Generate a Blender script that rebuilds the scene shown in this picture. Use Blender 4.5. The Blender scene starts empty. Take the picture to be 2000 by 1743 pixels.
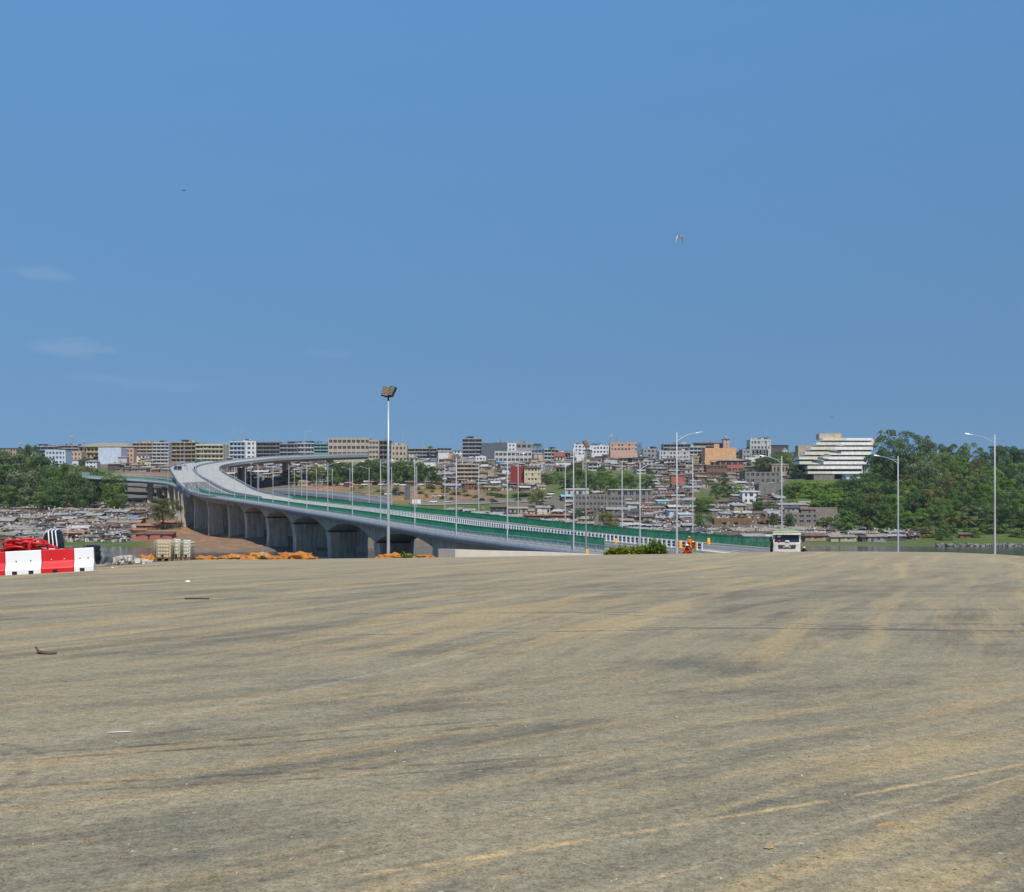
import bpy, bmesh, math, random
from mathutils import Vector, Matrix, noise
R = math.radians
rnd = random.Random(7)
scene = bpy.context.scene
COL = scene.collection

# ------------------------------------------------------------------ camera
EYE = 1.7; HOR = 1030.0; F = 2000.0
cam_d = bpy.data.cameras.new("camera")
cam = bpy.data.objects.new("camera", cam_d); COL.objects.link(cam)
cam.location = (0, 0, EYE); cam.rotation_euler = (R(90), 0, 0)
cam_d.sensor_width = 36; cam_d.lens = 36
cam_d.shift_y = (HOR - 871.5) / 2000.0
cam_d.clip_start = 0.1; cam_d.clip_end = 8000
scene.camera = cam

# ------------------------------------------------------------------ sky + sun
SUN_EL, SUN_AZ = 56.0, 167.0          # azimuth clockwise from +Y (north): behind the camera, a little to the right
world = bpy.data.worlds.new("World"); scene.world = world
world.use_nodes = True
nt = world.node_tree; N = nt.nodes; L = nt.links
N.clear()
sky = N.new("ShaderNodeTexSky"); sky.sky_type = 'NISHITA'; sky.sun_disc = False
sky.sun_elevation = R(SUN_EL); sky.sun_rotation = R(SUN_AZ)
sky.altitude = 0; sky.air_density = 1.0; sky.dust_density = 0.6; sky.ozone_density = 3.0
tc = N.new("ShaderNodeTexCoord")
sep = N.new("ShaderNodeSeparateXYZ"); L.new(tc.outputs["Generated"], sep.inputs[0])
ramp = N.new("ShaderNodeValToRGB"); L.new(sep.outputs["Z"], ramp.inputs[0])
cr = ramp.color_ramp
cr.elements[0].position = 0.0; cr.elements[0].color = (0.140, 0.288, 0.505, 1)
cr.elements[1].position = 1.0; cr.elements[1].color = (0.11, 0.26, 0.60, 1)
for p, c in ((0.075, (0.126, 0.276, 0.495)), (0.15, (0.122, 0.278, 0.510)), (0.30, (0.120, 0.290, 0.555)), (0.46, (0.118, 0.305, 0.63))):
    e = cr.elements.new(p); e.color = (*c, 1)
# a touch darker towards +X
mx = N.new("ShaderNodeMapRange"); L.new(sep.outputs["X"], mx.inputs[0])
mx.inputs[1].default_value = -0.45; mx.inputs[2].default_value = 0.5; mx.inputs[3].default_value = 1.05; mx.inputs[4].default_value = 0.93
mul = N.new("ShaderNodeVectorMath"); mul.operation = 'SCALE'
L.new(ramp.outputs[0], mul.inputs[0]); L.new(mx.outputs[0], mul.inputs["Scale"])
# thin clouds low in the sky
def cloud(cx, cz, wx, wz, amp, last):
    d = N.new("ShaderNodeVectorMath"); d.operation = 'SUBTRACT'; L.new(tc.outputs["Generated"], d.inputs[0]); d.inputs[1].default_value = (cx, 0, cz)
    s = N.new("ShaderNodeVectorMath"); s.operation = 'MULTIPLY'; L.new(d.outputs[0], s.inputs[0]); s.inputs[1].default_value = (1 / wx, 0, 1 / wz)
    ln = N.new("ShaderNodeVectorMath"); ln.operation = 'LENGTH'; L.new(s.outputs[0], ln.inputs[0])
    nz = N.new("ShaderNodeTexNoise"); nz.inputs["Scale"].default_value = 1.0; nz.inputs["Detail"].default_value = 5
    mp = N.new("ShaderNodeVectorMath"); mp.operation = 'MULTIPLY'; L.new(tc.outputs["Generated"], mp.inputs[0]); mp.inputs[1].default_value = (38, 38, 120)
    L.new(mp.outputs[0], nz.inputs["Vector"])
    a = N.new("ShaderNodeMath"); a.operation = 'MULTIPLY_ADD'; L.new(nz.outputs["Fac"], a.inputs[0]); a.inputs[1].default_value = -1.6; L.new(ln.outputs["Value"], a.inputs[2])
    m = N.new("ShaderNodeMapRange"); L.new(a.outputs[0], m.inputs[0]); m.inputs[1].default_value = 0.05; m.inputs[2].default_value = -0.55; m.inputs[3].default_value = 0; m.inputs[4].default_value = amp
    m.interpolation_type = 'SMOOTHSTEP'
    mixn = N.new("ShaderNodeMix"); mixn.data_type = 'RGBA'; L.new(m.outputs[0], mixn.inputs["Factor"]); L.new(last, mixn.inputs["A"])
    mixn.inputs["B"].default_value = (0.36, 0.46, 0.64, 1)
    return mixn.outputs["Result"]
def direc(px, py):
    v = Vector(((px - 1000) / F, 1, (HOR - py) / F)).normalized(); return v.x, v.z
out = mul.outputs[0]
for px, py, wx, wz, a in ((80, 536, 66, 18, 0.22), (140, 680, 90, 23, 0.24), (630, 690, 110, 14, 0.07), (310, 750, 160, 20, 0.07), (200, 740, 90, 14, 0.06)):
    x, z = direc(px, py); out = cloud(x, z, wx / F, wz / F, a, out)
sc = N.new("ShaderNodeVectorMath"); sc.operation = 'SCALE'; L.new(sky.outputs[0], sc.inputs[0]); sc.inputs["Scale"].default_value = 0.10
mixs = N.new("ShaderNodeMix"); mixs.data_type = 'RGBA'; mixs.inputs["Factor"].default_value = 0.88
L.new(sc.outputs[0], mixs.inputs["A"]); L.new(out, mixs.inputs["B"])
bg = N.new("ShaderNodeBackground"); L.new(mixs.outputs["Result"], bg.inputs[0]); bg.inputs[1].default_value = 1.0
wo = N.new("ShaderNodeOutputWorld"); L.new(bg.outputs[0], wo.inputs[0])

sun_d = bpy.data.lights.new("sun", 'SUN'); sun_d.energy = 4.6; sun_d.angle = R(0.53); sun_d.color = (1.0, 0.945, 0.85)
sun = bpy.data.objects.new("sun", sun_d); COL.objects.link(sun)
sd = Vector((math.sin(R(SUN_AZ)) * math.cos(R(SUN_EL)), math.cos(R(SUN_AZ)) * math.cos(R(SUN_EL)), math.sin(R(SUN_EL))))
sun.rotation_euler = sd.to_track_quat('Z', 'Y').to_euler(); sun.location = sd * 300

scene.view_settings.view_transform = 'Standard'; scene.view_settings.look = 'None'
scene.view_settings.exposure = 0.0; scene.view_settings.gamma = 1.0; scene.view_settings.use_curve_mapping = False
scene.cycles.max_bounces = 6; scene.cycles.diffuse_bounces = 3; scene.cycles.use_adaptive_sampling = True

# ------------------------------------------------------------------ helpers
def W(px, py, d):                      # pixel of the photo + distance -> point in the world
    return Vector(((px - 1000) * d / F, d, EYE + (HOR - py) * d / F))
def P(v):                              # world point -> pixel
    return (1000 + F * v[0] / v[1], HOR - F * (v[2] - EYE) / v[1])

class MB:
    def __init__(s): s.v = []; s.f = []; s.m = []; s.sm = []; s.mat = 0; s.smooth = False
    def add(s, verts, faces):
        o = len(s.v); s.v += [tuple(v) for v in verts]
        for f in faces:
            s.f.append(tuple(i + o for i in f)); s.m.append(s.mat); s.sm.append(s.smooth)
    def hexa(s, p):                    # 8 corners: 4 bottom, 4 top
        s.add(p, [(3, 2, 1, 0), (4, 5, 6, 7), (0, 1, 5, 4), (1, 2, 6, 5), (2, 3, 7, 6), (3, 0, 4, 7)])
    def box(s, c, d, rz=0.0, M=None):
        x, y, z = d[0] / 2, d[1] / 2, d[2] / 2
        pts = [Vector(q) for q in ((-x, -y, -z), (x, -y, -z), (x, y, -z), (-x, y, -z), (-x, -y, z), (x, -y, z), (x, y, z), (-x, y, z))]
        rot = Matrix.Rotation(rz, 3, 'Z')
        pts = [rot @ q + Vector(c) for q in pts]
        if M: pts = [M @ q for q in pts]
        s.hexa(pts)
    def tube(s, path, r, n=8, cap=True):
        path = [Vector(p) for p in path]; rr = r if isinstance(r, (list, tuple)) else [r] * len(path)
        rings = []; up = None
        for i, p in enumerate(path):
            t = (path[min(i + 1, len(path) - 1)] - path[max(i - 1, 0)]).normalized()
            if up is None: up = Vector((0, 0, 1)) if abs(t.z) < 0.9 else Vector((1, 0, 0))
            a = t.cross(up)
            if a.length < 1e-4: a = t.cross(Vector((0, 1, 0)))
            a.normalize(); b = a.cross(t); up = b
            rings.append([p + (a * math.cos(k * 2 * math.pi / n) + b * math.sin(k * 2 * math.pi / n)) * rr[i] for k in range(n)])
        vs = [v for g in rings for v in g]; fs = []
        for i in range(len(rings) - 1):
            for k in range(n):
                k2 = (k + 1) % n
                fs.append((i * n + k, i * n + k2, (i + 1) * n + k2, (i + 1) * n + k))
        if cap:
            fs.append(tuple(range(n))[::-1]); fs.append(tuple((len(rings) - 1) * n + k for k in range(n)))
        sm = s.smooth; s.smooth = True; s.add(vs, fs); s.smooth = sm
    def loft(s, secs, closed=True, cap=True):
        n = len(secs[0]); vs = [v for g in secs for v in g]; fs = []
        for i in range(len(secs) - 1):
            for k in range(n if closed else n - 1):
                k2 = (k + 1) % n
                fs.append((i * n + k, i * n + k2, (i + 1) * n + k2, (i + 1) * n + k))
        if cap and closed:
            fs.append(tuple(range(n))[::-1]); fs.append(tuple((len(secs) - 1) * n + k for k in range(n)))
        s.add(vs, fs)
    def mesh(s, name, mats):
        me = bpy.data.meshes.new(name); me.from_pydata(s.v, [], s.f)
        for m in (mats if isinstance(mats, (list, tuple)) else [mats]): me.materials.append(m)
        me.polygons.foreach_set("material_index", s.m); me.polygons.foreach_set("use_smooth", s.sm)
        me.update(); return me
    def build(s, name, mats, parent=None, fix=True):
        me = s.mesh(name, mats)
        if fix:
            bm = bmesh.new(); bm.from_mesh(me); bmesh.ops.recalc_face_normals(bm, faces=bm.faces); bm.to_mesh(me); bm.free()
        return link(name, me, parent)
def link(name, me, parent=None):
    o = bpy.data.objects.new(name, me); COL.objects.link(o)
    if parent: o.parent = parent
    return o
def tag(o, label=None, cat=None, group=None, kind=None):
    if label: o["label"] = label
    if cat: o["category"] = cat
    if group: o["group"] = group
    if kind: o["kind"] = kind
    return o
def empty(name, loc, rz=0.0, label=None, cat=None, group=None):
    o = bpy.data.objects.new(name, None); COL.objects.link(o); o.location = loc; o.rotation_euler = (0, 0, rz); o.empty_display_size = 0.5
    return tag(o, label, cat, group)
def dup(root, loc=None, rz=None, scale=None):
    def cp(o, par):
        c = o.copy(); COL.objects.link(c); c.parent = par
        for ch in KIDS.get(o.name, ()) or [k for k in o.children]: cp(ch, c)
        return c
    r = cp(root, None)
    if loc is not None: r.location = loc
    if rz is not None: r.rotation_euler = (0, 0, rz)
    if scale is not None: r.scale = scale
    return r
KIDS = {}

# ------------------------------------------------------------------ materials
def new_mat(name):
    m = bpy.data.materials.new(name); m.use_nodes = True
    b = m.node_tree.nodes["Principled BSDF"]; return m, m.node_tree, b
def mat(name, col, rough=0.8, var=0.18, scale=1.0, metal=0.0, col2=None, streak=0.0, bump=0.0, stretch=(1, 1, 1), spec=0.3, randv=0.0):
    m, t, b = new_mat(name); n = t.nodes; l = t.links
    b.inputs["Roughness"].default_value = rough; b.inputs["Metallic"].default_value = metal; b.inputs["Specular IOR Level"].default_value = spec
    tc = n.new("ShaderNodeTexCoord"); mp = n.new("ShaderNodeMapping"); mp.inputs["Scale"].default_value = stretch
    l.new(tc.outputs["Object"], mp.inputs[0])
    oi = n.new("ShaderNodeObjectInfo")
    ad = n.new("ShaderNodeVectorMath"); ad.operation = 'ADD'; l.new(mp.outputs[0], ad.inputs[0])
    sv = n.new("ShaderNodeVectorMath"); sv.operation = 'SCALE'; sv.inputs[0].default_value = (37, 51, 19); l.new(oi.outputs["Random"], sv.inputs["Scale"]); l.new(sv.outputs[0], ad.inputs[1])
    nz = n.new("ShaderNodeTexNoise"); nz.inputs["Scale"].default_value = scale; nz.inputs["Detail"].default_value = 7; nz.inputs["Roughness"].default_value = 0.62
    l.new(ad.outputs[0], nz.inputs["Vector"])
    rp = n.new("ShaderNodeValToRGB"); l.new(nz.outputs["Fac"], rp.inputs[0])
    rp.color_ramp.elements[0].position = 0.3; rp.color_ramp.elements[1].position = 0.7
    c2 = col2 or tuple(min(1, c * (1 + var)) for c in col); c1 = tuple(c * (1 - var) for c in col) if not col2 else col
    rp.color_ramp.elements[0].color = (*c1, 1); rp.color_ramp.elements[1].color = (*c2, 1)
    outc = rp.outputs[0]
    if streak:
        mp2 = n.new("ShaderNodeMapping"); mp2.inputs["Scale"].default_value = (1.3, 1.3, 0.12); l.new(tc.outputs["Object"], mp2.inputs[0])
        n2 = n.new("ShaderNodeTexNoise"); n2.inputs["Scale"].default_value = 1.1; n2.inputs["Detail"].default_value = 5; l.new(mp2.outputs[0], n2.inputs["Vector"])
        r2 = n.new("ShaderNodeMapRange"); l.new(n2.outputs["Fac"], r2.inputs[0]); r2.inputs[1].default_value = 0.35; r2.inputs[2].default_value = 0.65; r2.inputs[3].default_value = 1 - streak; r2.inputs[4].default_value = 1.0
        sm = n.new("ShaderNodeVectorMath"); sm.operation = 'SCALE'; l.new(outc, sm.inputs[0]); l.new(r2.outputs[0], sm.inputs["Scale"]); outc = sm.outputs[0]
    if randv:
        r3 = n.new("ShaderNodeMapRange"); l.new(oi.outputs["Random"], r3.inputs[0]); r3.inputs[3].default_value = 1 - randv; r3.inputs[4].default_value = 1 + randv
        sm = n.new("ShaderNodeVectorMath"); sm.operation = 'SCALE'; l.new(outc, sm.inputs[0]); l.new(r3.outputs[0], sm.inputs["Scale"]); outc = sm.outputs[0]
    l.new(outc, b.inputs["Base Color"])
    if bump:
        bp = n.new("ShaderNodeBump"); bp.inputs["Strength"].default_value = bump; bp.inputs["Distance"].default_value = 0.05; l.new(nz.outputs["Fac"], bp.inputs["Height"]); l.new(bp.outputs[0], b.inputs["Normal"])
    return m

M = {}
M['concrete'] = mat('bridge concrete', (0.41, 0.38, 0.32), 0.9, 0.16, 0.35, streak=0.32)
M['pier'] = mat('pier concrete', (0.50, 0.45, 0.37), 0.9, 0.18, 0.5, streak=0.38)
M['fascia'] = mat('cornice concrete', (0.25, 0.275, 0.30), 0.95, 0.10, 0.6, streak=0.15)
M['deck_light'] = mat('new concrete deck', (0.37, 0.365, 0.335), 0.95, 0.14, 0.25, streak=0.1)
M['deck_dark'] = mat('bridge asphalt', (0.15, 0.15, 0.15), 0.9, 0.18, 0.3)
M['kerb'] = mat('kerb concrete', (0.50, 0.47, 0.39), 0.9, 0.12, 0.8)
M['galv'] = mat('galvanised steel', (0.47, 0.50, 0.53), 0.5, 0.08, 3, metal=0.25)
M['rail'] = mat('grey railing paint', (0.46, 0.48, 0.52), 0.55, 0.08, 3)
M['green'] = mat('green fence paint', (0.020, 0.25, 0.125), 0.5, 0.30, 0.6)
M['white_paint'] = mat('white road paint', (0.72, 0.72, 0.70), 0.8, 0.08, 2)
M['white_steel'] = mat('white painted steel', (0.72, 0.74, 0.76), 0.4, 0.05, 2)
M['blue_dark'] = mat('dark blue panel', (0.05, 0.07, 0.13), 0.7, 0.2, 2)
M['lamp'] = mat('lamp post paint', (0.43, 0.45, 0.475), 0.45, 0.05, 2)
M['lamp_head'] = mat('lamp head alloy', (0.42, 0.45, 0.48), 0.4, 0.08, 5, metal=0.3)
M['dark_steel'] = mat('dark steel', (0.03, 0.035, 0.04), 0.5, 0.2, 5)
M['black'] = mat('black plastic', (0.016, 0.017, 0.02), 0.35, 0.2, 5, spec=0.5)
M['rubber'] = mat('tyre rubber', (0.02, 0.02, 0.02), 0.85, 0.2, 5)
M['glass'] = mat('dark window glass', (0.02, 0.03, 0.04), 0.12, 0.2, 0.6, spec=0.6)
M['win_dark'] = mat('dark room glass', (0.035, 0.035, 0.04), 0.3, 0.4, 0.5, spec=0.5, randv=0.4)
# ------------------------------------------------------------------ terrain of the far bank
def lerp_tab(t, x):
    if x <= t[0][0]: return t[0][1]
    for (a, b), (c, d) in zip(t, t[1:]):
        if x <= c:
            k = (x - a) / (c - a); return b + (d - b) * k
    return t[-1][1]
WATER = -5.5
PROF = ((-60, -9.5), (0, -5.7), (12, -4.9), (50, -4.0), (100, 1.5), (160, 9), (250, 22), (350, 38), (450, 52), (520, 60), (620, 63), (3000, 64))
def T(x, d):
    k = 1.0 if d < 330 else max(0.0, 1 - (d - 330) / 270)
    t = d - 390 + 105 * math.exp(-((x + 86) / 40) ** 2) * k
    z = lerp_tab(PROF, t)
    if t > 40:
        a = min(1, (t - 40) / 80)
        z += a * (2.2 * noise.noise(Vector((x * 0.012, d * 0.012, 3.1))) + 0.9 * noise.noise(Vector((x * 0.05, d * 0.05, 1.7))))
    elif t > -20:
        z += 0.25 * noise.noise(Vector((x * 0.08, d * 0.08, 5.0)))
    return z
def hit(px, py, d0=280):
    d = d0
    while d < 960:
        x = (px - 1000) * d / F
        if HOR - F * (T(x, d) - EYE) / d <= py: return d
        d += 1.5
    return 960.0

# ------------------------------------------------------------------ ground materials
def ground_mat():
    m, t, b = new_mat('dusty asphalt'); n = t.nodes; l = t.links
    b.inputs["Roughness"].default_value = 0.92; b.inputs["Specular IOR Level"].default_value = 0.25
    geo = n.new("ShaderNodeNewGeometry")
    def mapped(rot, scale, off=(0, 0, 0)):
        # rotate the ground so that x runs along the wheel tracks, then stretch
        r = n.new("ShaderNodeMapping"); r.inputs["Rotation"].default_value = (0, 0, -rot); l.new(geo.outputs["Position"], r.inputs[0])
        s = n.new("ShaderNodeMapping"); s.inputs["Scale"].default_value = (scale[0], scale[1], 1); s.inputs["Location"].default_value = off; l.new(r.outputs[0], s.inputs[0])
        return s.outputs[0]
    def nz(vec, scale, detail=6, rough=0.6, dist=0.0):
        x = n.new("ShaderNodeTexNoise"); x.inputs["Scale"].default_value = scale; x.inputs["Detail"].default_value = detail; x.inputs["Roughness"].default_value = rough; x.inputs["Distortion"].default_value = dist
        l.new(vec, x.inputs["Vector"]); return x.outputs["Fac"]
    def mr(v, a, c, lo=0.0, hi=1.0, smooth=True):
        x = n.new("ShaderNodeMapRange"); l.new(v, x.inputs[0]); x.inputs[1].default_value = a; x.inputs[2].default_value = c; x.inputs[3].default_value = lo; x.inputs[4].default_value = hi
        if smooth: x.interpolation_type = 'SMOOTHSTEP'
        return x.outputs[0]
    def op(o, a, c):
        x = n.new("ShaderNodeMath"); x.operation = o
        for i, q in enumerate((a, c)):
            if isinstance(q, (int, float)): x.inputs[i].default_value = q
            else: l.new(q, x.inputs[i])
        return x.outputs[0]
    def mix(f, a, c):
        x = n.new("ShaderNodeMix"); x.data_type = 'RGBA'
        for s_, q in (("Factor", f), ("A", a), ("B", c)):
            if isinstance(q, (int, float)): x.inputs[s_].default_value = q
            elif isinstance(q, tuple): x.inputs[s_].default_value = (*q, 1)
            else: l.new(q, x.inputs[s_])
        return x.outputs["Result"]
    sepn = n.new("ShaderNodeSeparateXYZ"); l.new(geo.outputs["Position"], sepn.inputs[0])
    Y = sepn.outputs["Y"]; X = sepn.outputs["X"]
    # slow wobble of the coordinates so that no track is straight
    warpn = n.new("ShaderNodeTexNoise"); warpn.inputs["Scale"].default_value = 0.045; warpn.inputs["Detail"].default_value = 2; l.new(geo.outputs["Position"], warpn.inputs["Vector"])
    wv = n.new("ShaderNodeVectorMath"); wv.operation = 'SCALE'; l.new(warpn.outputs["Color"], wv.inputs[0]); wv.inputs["Scale"].default_value = 4.0
    pos = n.new("ShaderNodeVectorMath"); pos.operation = 'ADD'; l.new(geo.outputs["Position"], pos.inputs[0]); l.new(wv.outputs[0], pos.inputs[1])
    def mappedw(rot, scale, off=(0, 0, 0)):
        r = n.new("ShaderNodeMapping"); r.inputs["Rotation"].default_value = (0, 0, -rot); l.new(pos.outputs[0], r.inputs[0])
        s = n.new("ShaderNodeMapping"); s.inputs["Scale"].default_value = (scale[0], scale[1], 1); s.inputs["Location"].default_value = off; l.new(r.outputs[0], s.inputs[0])
        return s.outputs[0]
    near = mr(Y, 7, 16, 1, 0)
    base_n = nz(geo.outputs["Position"], 0.30, 10, 0.68)
    dark = (0.130, 0.117, 0.083); midc = (0.254, 0.218, 0.140); tan = (0.41, 0.298, 0.142)
    # dark bare asphalt / dusty grey
    st1 = nz(mappedw(R(36), (0.30, 1.5)), 1.0, 10, 0.72)
    st2 = nz(mappedw(R(58), (0.16, 1.2), (5, 3, 0)), 1.0, 10, 0.72)
    stn = mix(near, st2, st1)
    st3 = nz(mappedw(R(4), (0.25, 1.2), (9, 1, 0)), 1.0, 10, 0.72)
    comb = op('ADD', op('MULTIPLY', stn, 0.5), op('ADD', op('MULTIPLY', base_n, 0.30), op('MULTIPLY', st3, 0.20)))
    c = mix(mr(comb, 0.40, 0.555), dark, midc)
    # fine narrow tracks
    ft1 = nz(mappedw(R(32), (0.03, 5.0), (1, 2, 0)), 1.0, 4, 0.65)
    ft2 = nz(mappedw(R(63), (0.03, 4.0), (4, 1, 0)), 1.0, 4, 0.65)
    ft = mix(near, ft2, ft1)
    c = mix(mr(ft, 0.52, 0.70, 0, 0.22), c, midc)
    c = mix(mr(ft, 0.46, 0.30, 0, 0.22), c, (0.10, 0.096, 0.088))
    ft3 = mix(near, nz(mappedw(R(64), (0.05, 11.0), (3, 9, 0)), 1.0, 5, 0.7), nz(mappedw(R(33), (0.05, 14.0), (8, 2, 0)), 1.0, 5, 0.7))
    c = mix(mr(ft3, 0.50, 0.68, 0, 0.12), c, (0.36, 0.31, 0.22))
    c = mix(mr(ft3, 0.45, 0.30, 0, 0.16), c, (0.10, 0.09, 0.072))
    # a round turning mark at the left edge
    for rad, wd in ((1.45, 0.07), (1.62, 0.05)):
        ddx = op('SUBTRACT', X, -4.75); ddy = op('SUBTRACT', Y, 6.6); rr = op('SQRT', op('ADD', op('MULTIPLY', ddx, ddx), op('MULTIPLY', ddy, ddy)), 0)
        c = mix(op('MULTIPLY', mr(op('ABSOLUTE', op('SUBTRACT', rr, rad), 0), wd, wd * .3), op('MULTIPLY', mr(nz(geo.outputs["Position"], 6, 4), .35, .6), 0.5)), c, (0.10, 0.092, 0.078))
    # tyre scuffs running across, on the far right
    sc1 = nz(mappedw(R(-4), (0.02, 2.6), (3, 8, 0)), 1.0, 4, 0.6)
    msk = op('MULTIPLY', mr(X, -6, 6), op('MULTIPLY', mr(Y, 12, 17), mr(Y, 38, 27)))
    c = mix(op('MULTIPLY', mr(sc1, 0.44, 0.34, 0, 0.8), msk), c, (0.085, 0.08, 0.075))
    # tan laterite dust dragged along the tracks
    d1 = nz(mappedw(R(35), (0.20, 2.0), (2, 7, 0)), 1.0, 9, 0.68)
    d2 = nz(mappedw(R(66), (0.05, 1.0), (7, 2, 0)), 1.0, 7, 0.62)
    dst = mix(near, d2, d1)
    dm = mr(dst, 0.48, 0.65, 0, 0.82)
    far = mr(Y, 16, 44, 0.62, 1.0)
    c = mix(op('MULTIPLY', dm, far), c, tan)
    c = mix(mr(Y, 12, 60, 0, 0.55), c, (0.335, 0.272, 0.165))
    # two long wheel lines bottom right
    def line(x0, y0, x1, y1, w, amt, colr, last, bend=0.0):
        dx, dy = x1 - x0, y1 - y0; ln = math.hypot(dx, dy); nx, ny = -dy / ln, dx / ln; ux, uy = dx / ln, dy / ln
        a = op('ADD', op('MULTIPLY', op('SUBTRACT', X, x0), nx), op('MULTIPLY', op('SUBTRACT', Y, y0), ny))
        u = op('ADD', op('MULTIPLY', op('SUBTRACT', X, x0), ux), op('MULTIPLY', op('SUBTRACT', Y, y0), uy))
        uc = op('SUBTRACT', u, ln / 2)
        a = op('SUBTRACT', a, op('MULTIPLY', op('MULTIPLY', uc, uc), bend))
        wob = op('MULTIPLY', op('SUBTRACT', nz(geo.outputs["Position"], 2.2, 3), 0.5), w * 1.6)
        mm = mr(op('ABSOLUTE', op('ADD', a, wob), 0), w, w * 0.2)
        brk = op('MULTIPLY', mr(nz(geo.outputs["Position"], 3.0, 6, 0.7), 0.36, 0.60), mr(nz(geo.outputs["Position"], 0.35, 3, 0.6), 0.30, 0.52))
        ends = op('MULTIPLY', mr(u, -0.5, 0.8), mr(u, ln + 0.5, ln - 0.8))
        return mix(op('MULTIPLY', op('MULTIPLY', mm, op('MULTIPLY', brk, ends)), amt), last, colr)
    def g(px, py):
        d = F * EYE / (py - HOR); return ((px - 1000) * d / F, d)
    for (a, b2, w, amt, colr, bend) in (
            ((560, 1743), (2050, 1490), 0.040, 1.0, (0.46, 0.33, 0.155), 0.01), ((480, 1743), (2050, 1465), 0.05, 0.35, (0.36, 0.285, 0.17), 0.008),
            ((1180, 1743), (2050, 1500), 0.028, 0.9, (0.40, 0.31, 0.18), 0.0),
            ((20, 1448), (1500, 1165), 0.10, 0.22, (0.46, 0.44, 0.40), -0.004), ((0, 1478), (1000, 1405), 0.06, 0.85, (0.066, 0.058, 0.045), 0.01), ((60, 1486), (1050, 1414), 0.05, 0.7, (0.07, 0.06, 0.048), 0.01), ((0, 1540), (1100, 1480), 0.06, 0.75, (0.075, 0.066, 0.05), 0.01), ((40, 1552), (1100, 1494), 0.04, 0.6, (0.075, 0.066, 0.05), 0.01),
            ((650, 1242), (1950, 1218), 0.10, 0.9, (0.08, 0.076, 0.07), 0.002), ((600, 1200), (1900, 1192), 0.14, 0.8, (0.10, 0.095, 0.088), 0.002), ((1100, 1196), (1990, 1240), 0.14, 0.8, (0.095, 0.09, 0.082), 0.003),
            ((0, 1272), (1000, 1132), 0.28, 0.45, (0.37, 0.285, 0.16), 0.003), ((0, 1310), (900, 1200), 0.20, 0.35, (0.36, 0.28, 0.16), 0.003), ((700, 1743), (1330, 1520), 0.12, 0.3, (0.34, 0.27, 0.165), 0.01)):
        p, q = g(*a), g(*b2); c = line(*p, *q, w, amt, colr, c, bend)
    # clods of orange laterite and white crumbs
    cl = nz(mapped(R(30), (0.9, 3.6)), 1.3, 6, 0.75); cl2 = nz(geo.outputs["Position"], 0.18, 2)
    c = mix(op('MULTIPLY', mr(cl, 0.61, 0.69), mr(cl2, 0.48, 0.60)), c, (0.50, 0.27, 0.09))
    # aggregate grain
    gr = nz(geo.outputs["Position"], 55, 3, 0.8); gr2 = nz(geo.outputs["Position"], 17, 5, 0.75); gr3 = nz(geo.outputs["Position"], 5, 5, 0.7)
    gv = op('ADD', op('MULTIPLY', mr(gr, 0.25, 0.75, -0.5, 0.5, False), 1.1), op('ADD', op('MULTIPLY', mr(gr2, 0.25, 0.75, -0.5, 0.5, False), 0.95), op('MULTIPLY', mr(gr3, 0.25, 0.75, -0.5, 0.5, False), 0.40)))
    hsv = n.new("ShaderNodeVectorMath"); hsv.operation = 'SCALE'; l.new(c, hsv.inputs[0]); l.new(op('ADD', gv, 1.0), hsv.inputs["Scale"])
    vor = n.new("ShaderNodeTexVoronoi"); vor.inputs["Scale"].default_value = 9; l.new(geo.outputs["Position"], vor.inputs["Vector"])
    vv = n.new("ShaderNodeSeparateColor"); l.new(vor.outputs["Color"], vv.inputs[0])
    spk = op('MULTIPLY', mr(vor.outputs["Distance"], 0.16, 0.10), mr(vv.outputs[0], 0.90, 0.93))
    c = mix(op('MULTIPLY', spk, 0.6), hsv.outputs[0], (0.48, 0.44, 0.36))
    l.new(c, b.inputs["Base Color"])
    bp = n.new("ShaderNodeBump"); bp.inputs["Strength"].default_value = 0.5; bp.inputs["Distance"].default_value = 0.012
    l.new(gr, bp.inputs["Height"]); l.new(bp.outputs[0], b.inputs["Normal"])
    return m
M['asphalt'] = ground_mat()

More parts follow.
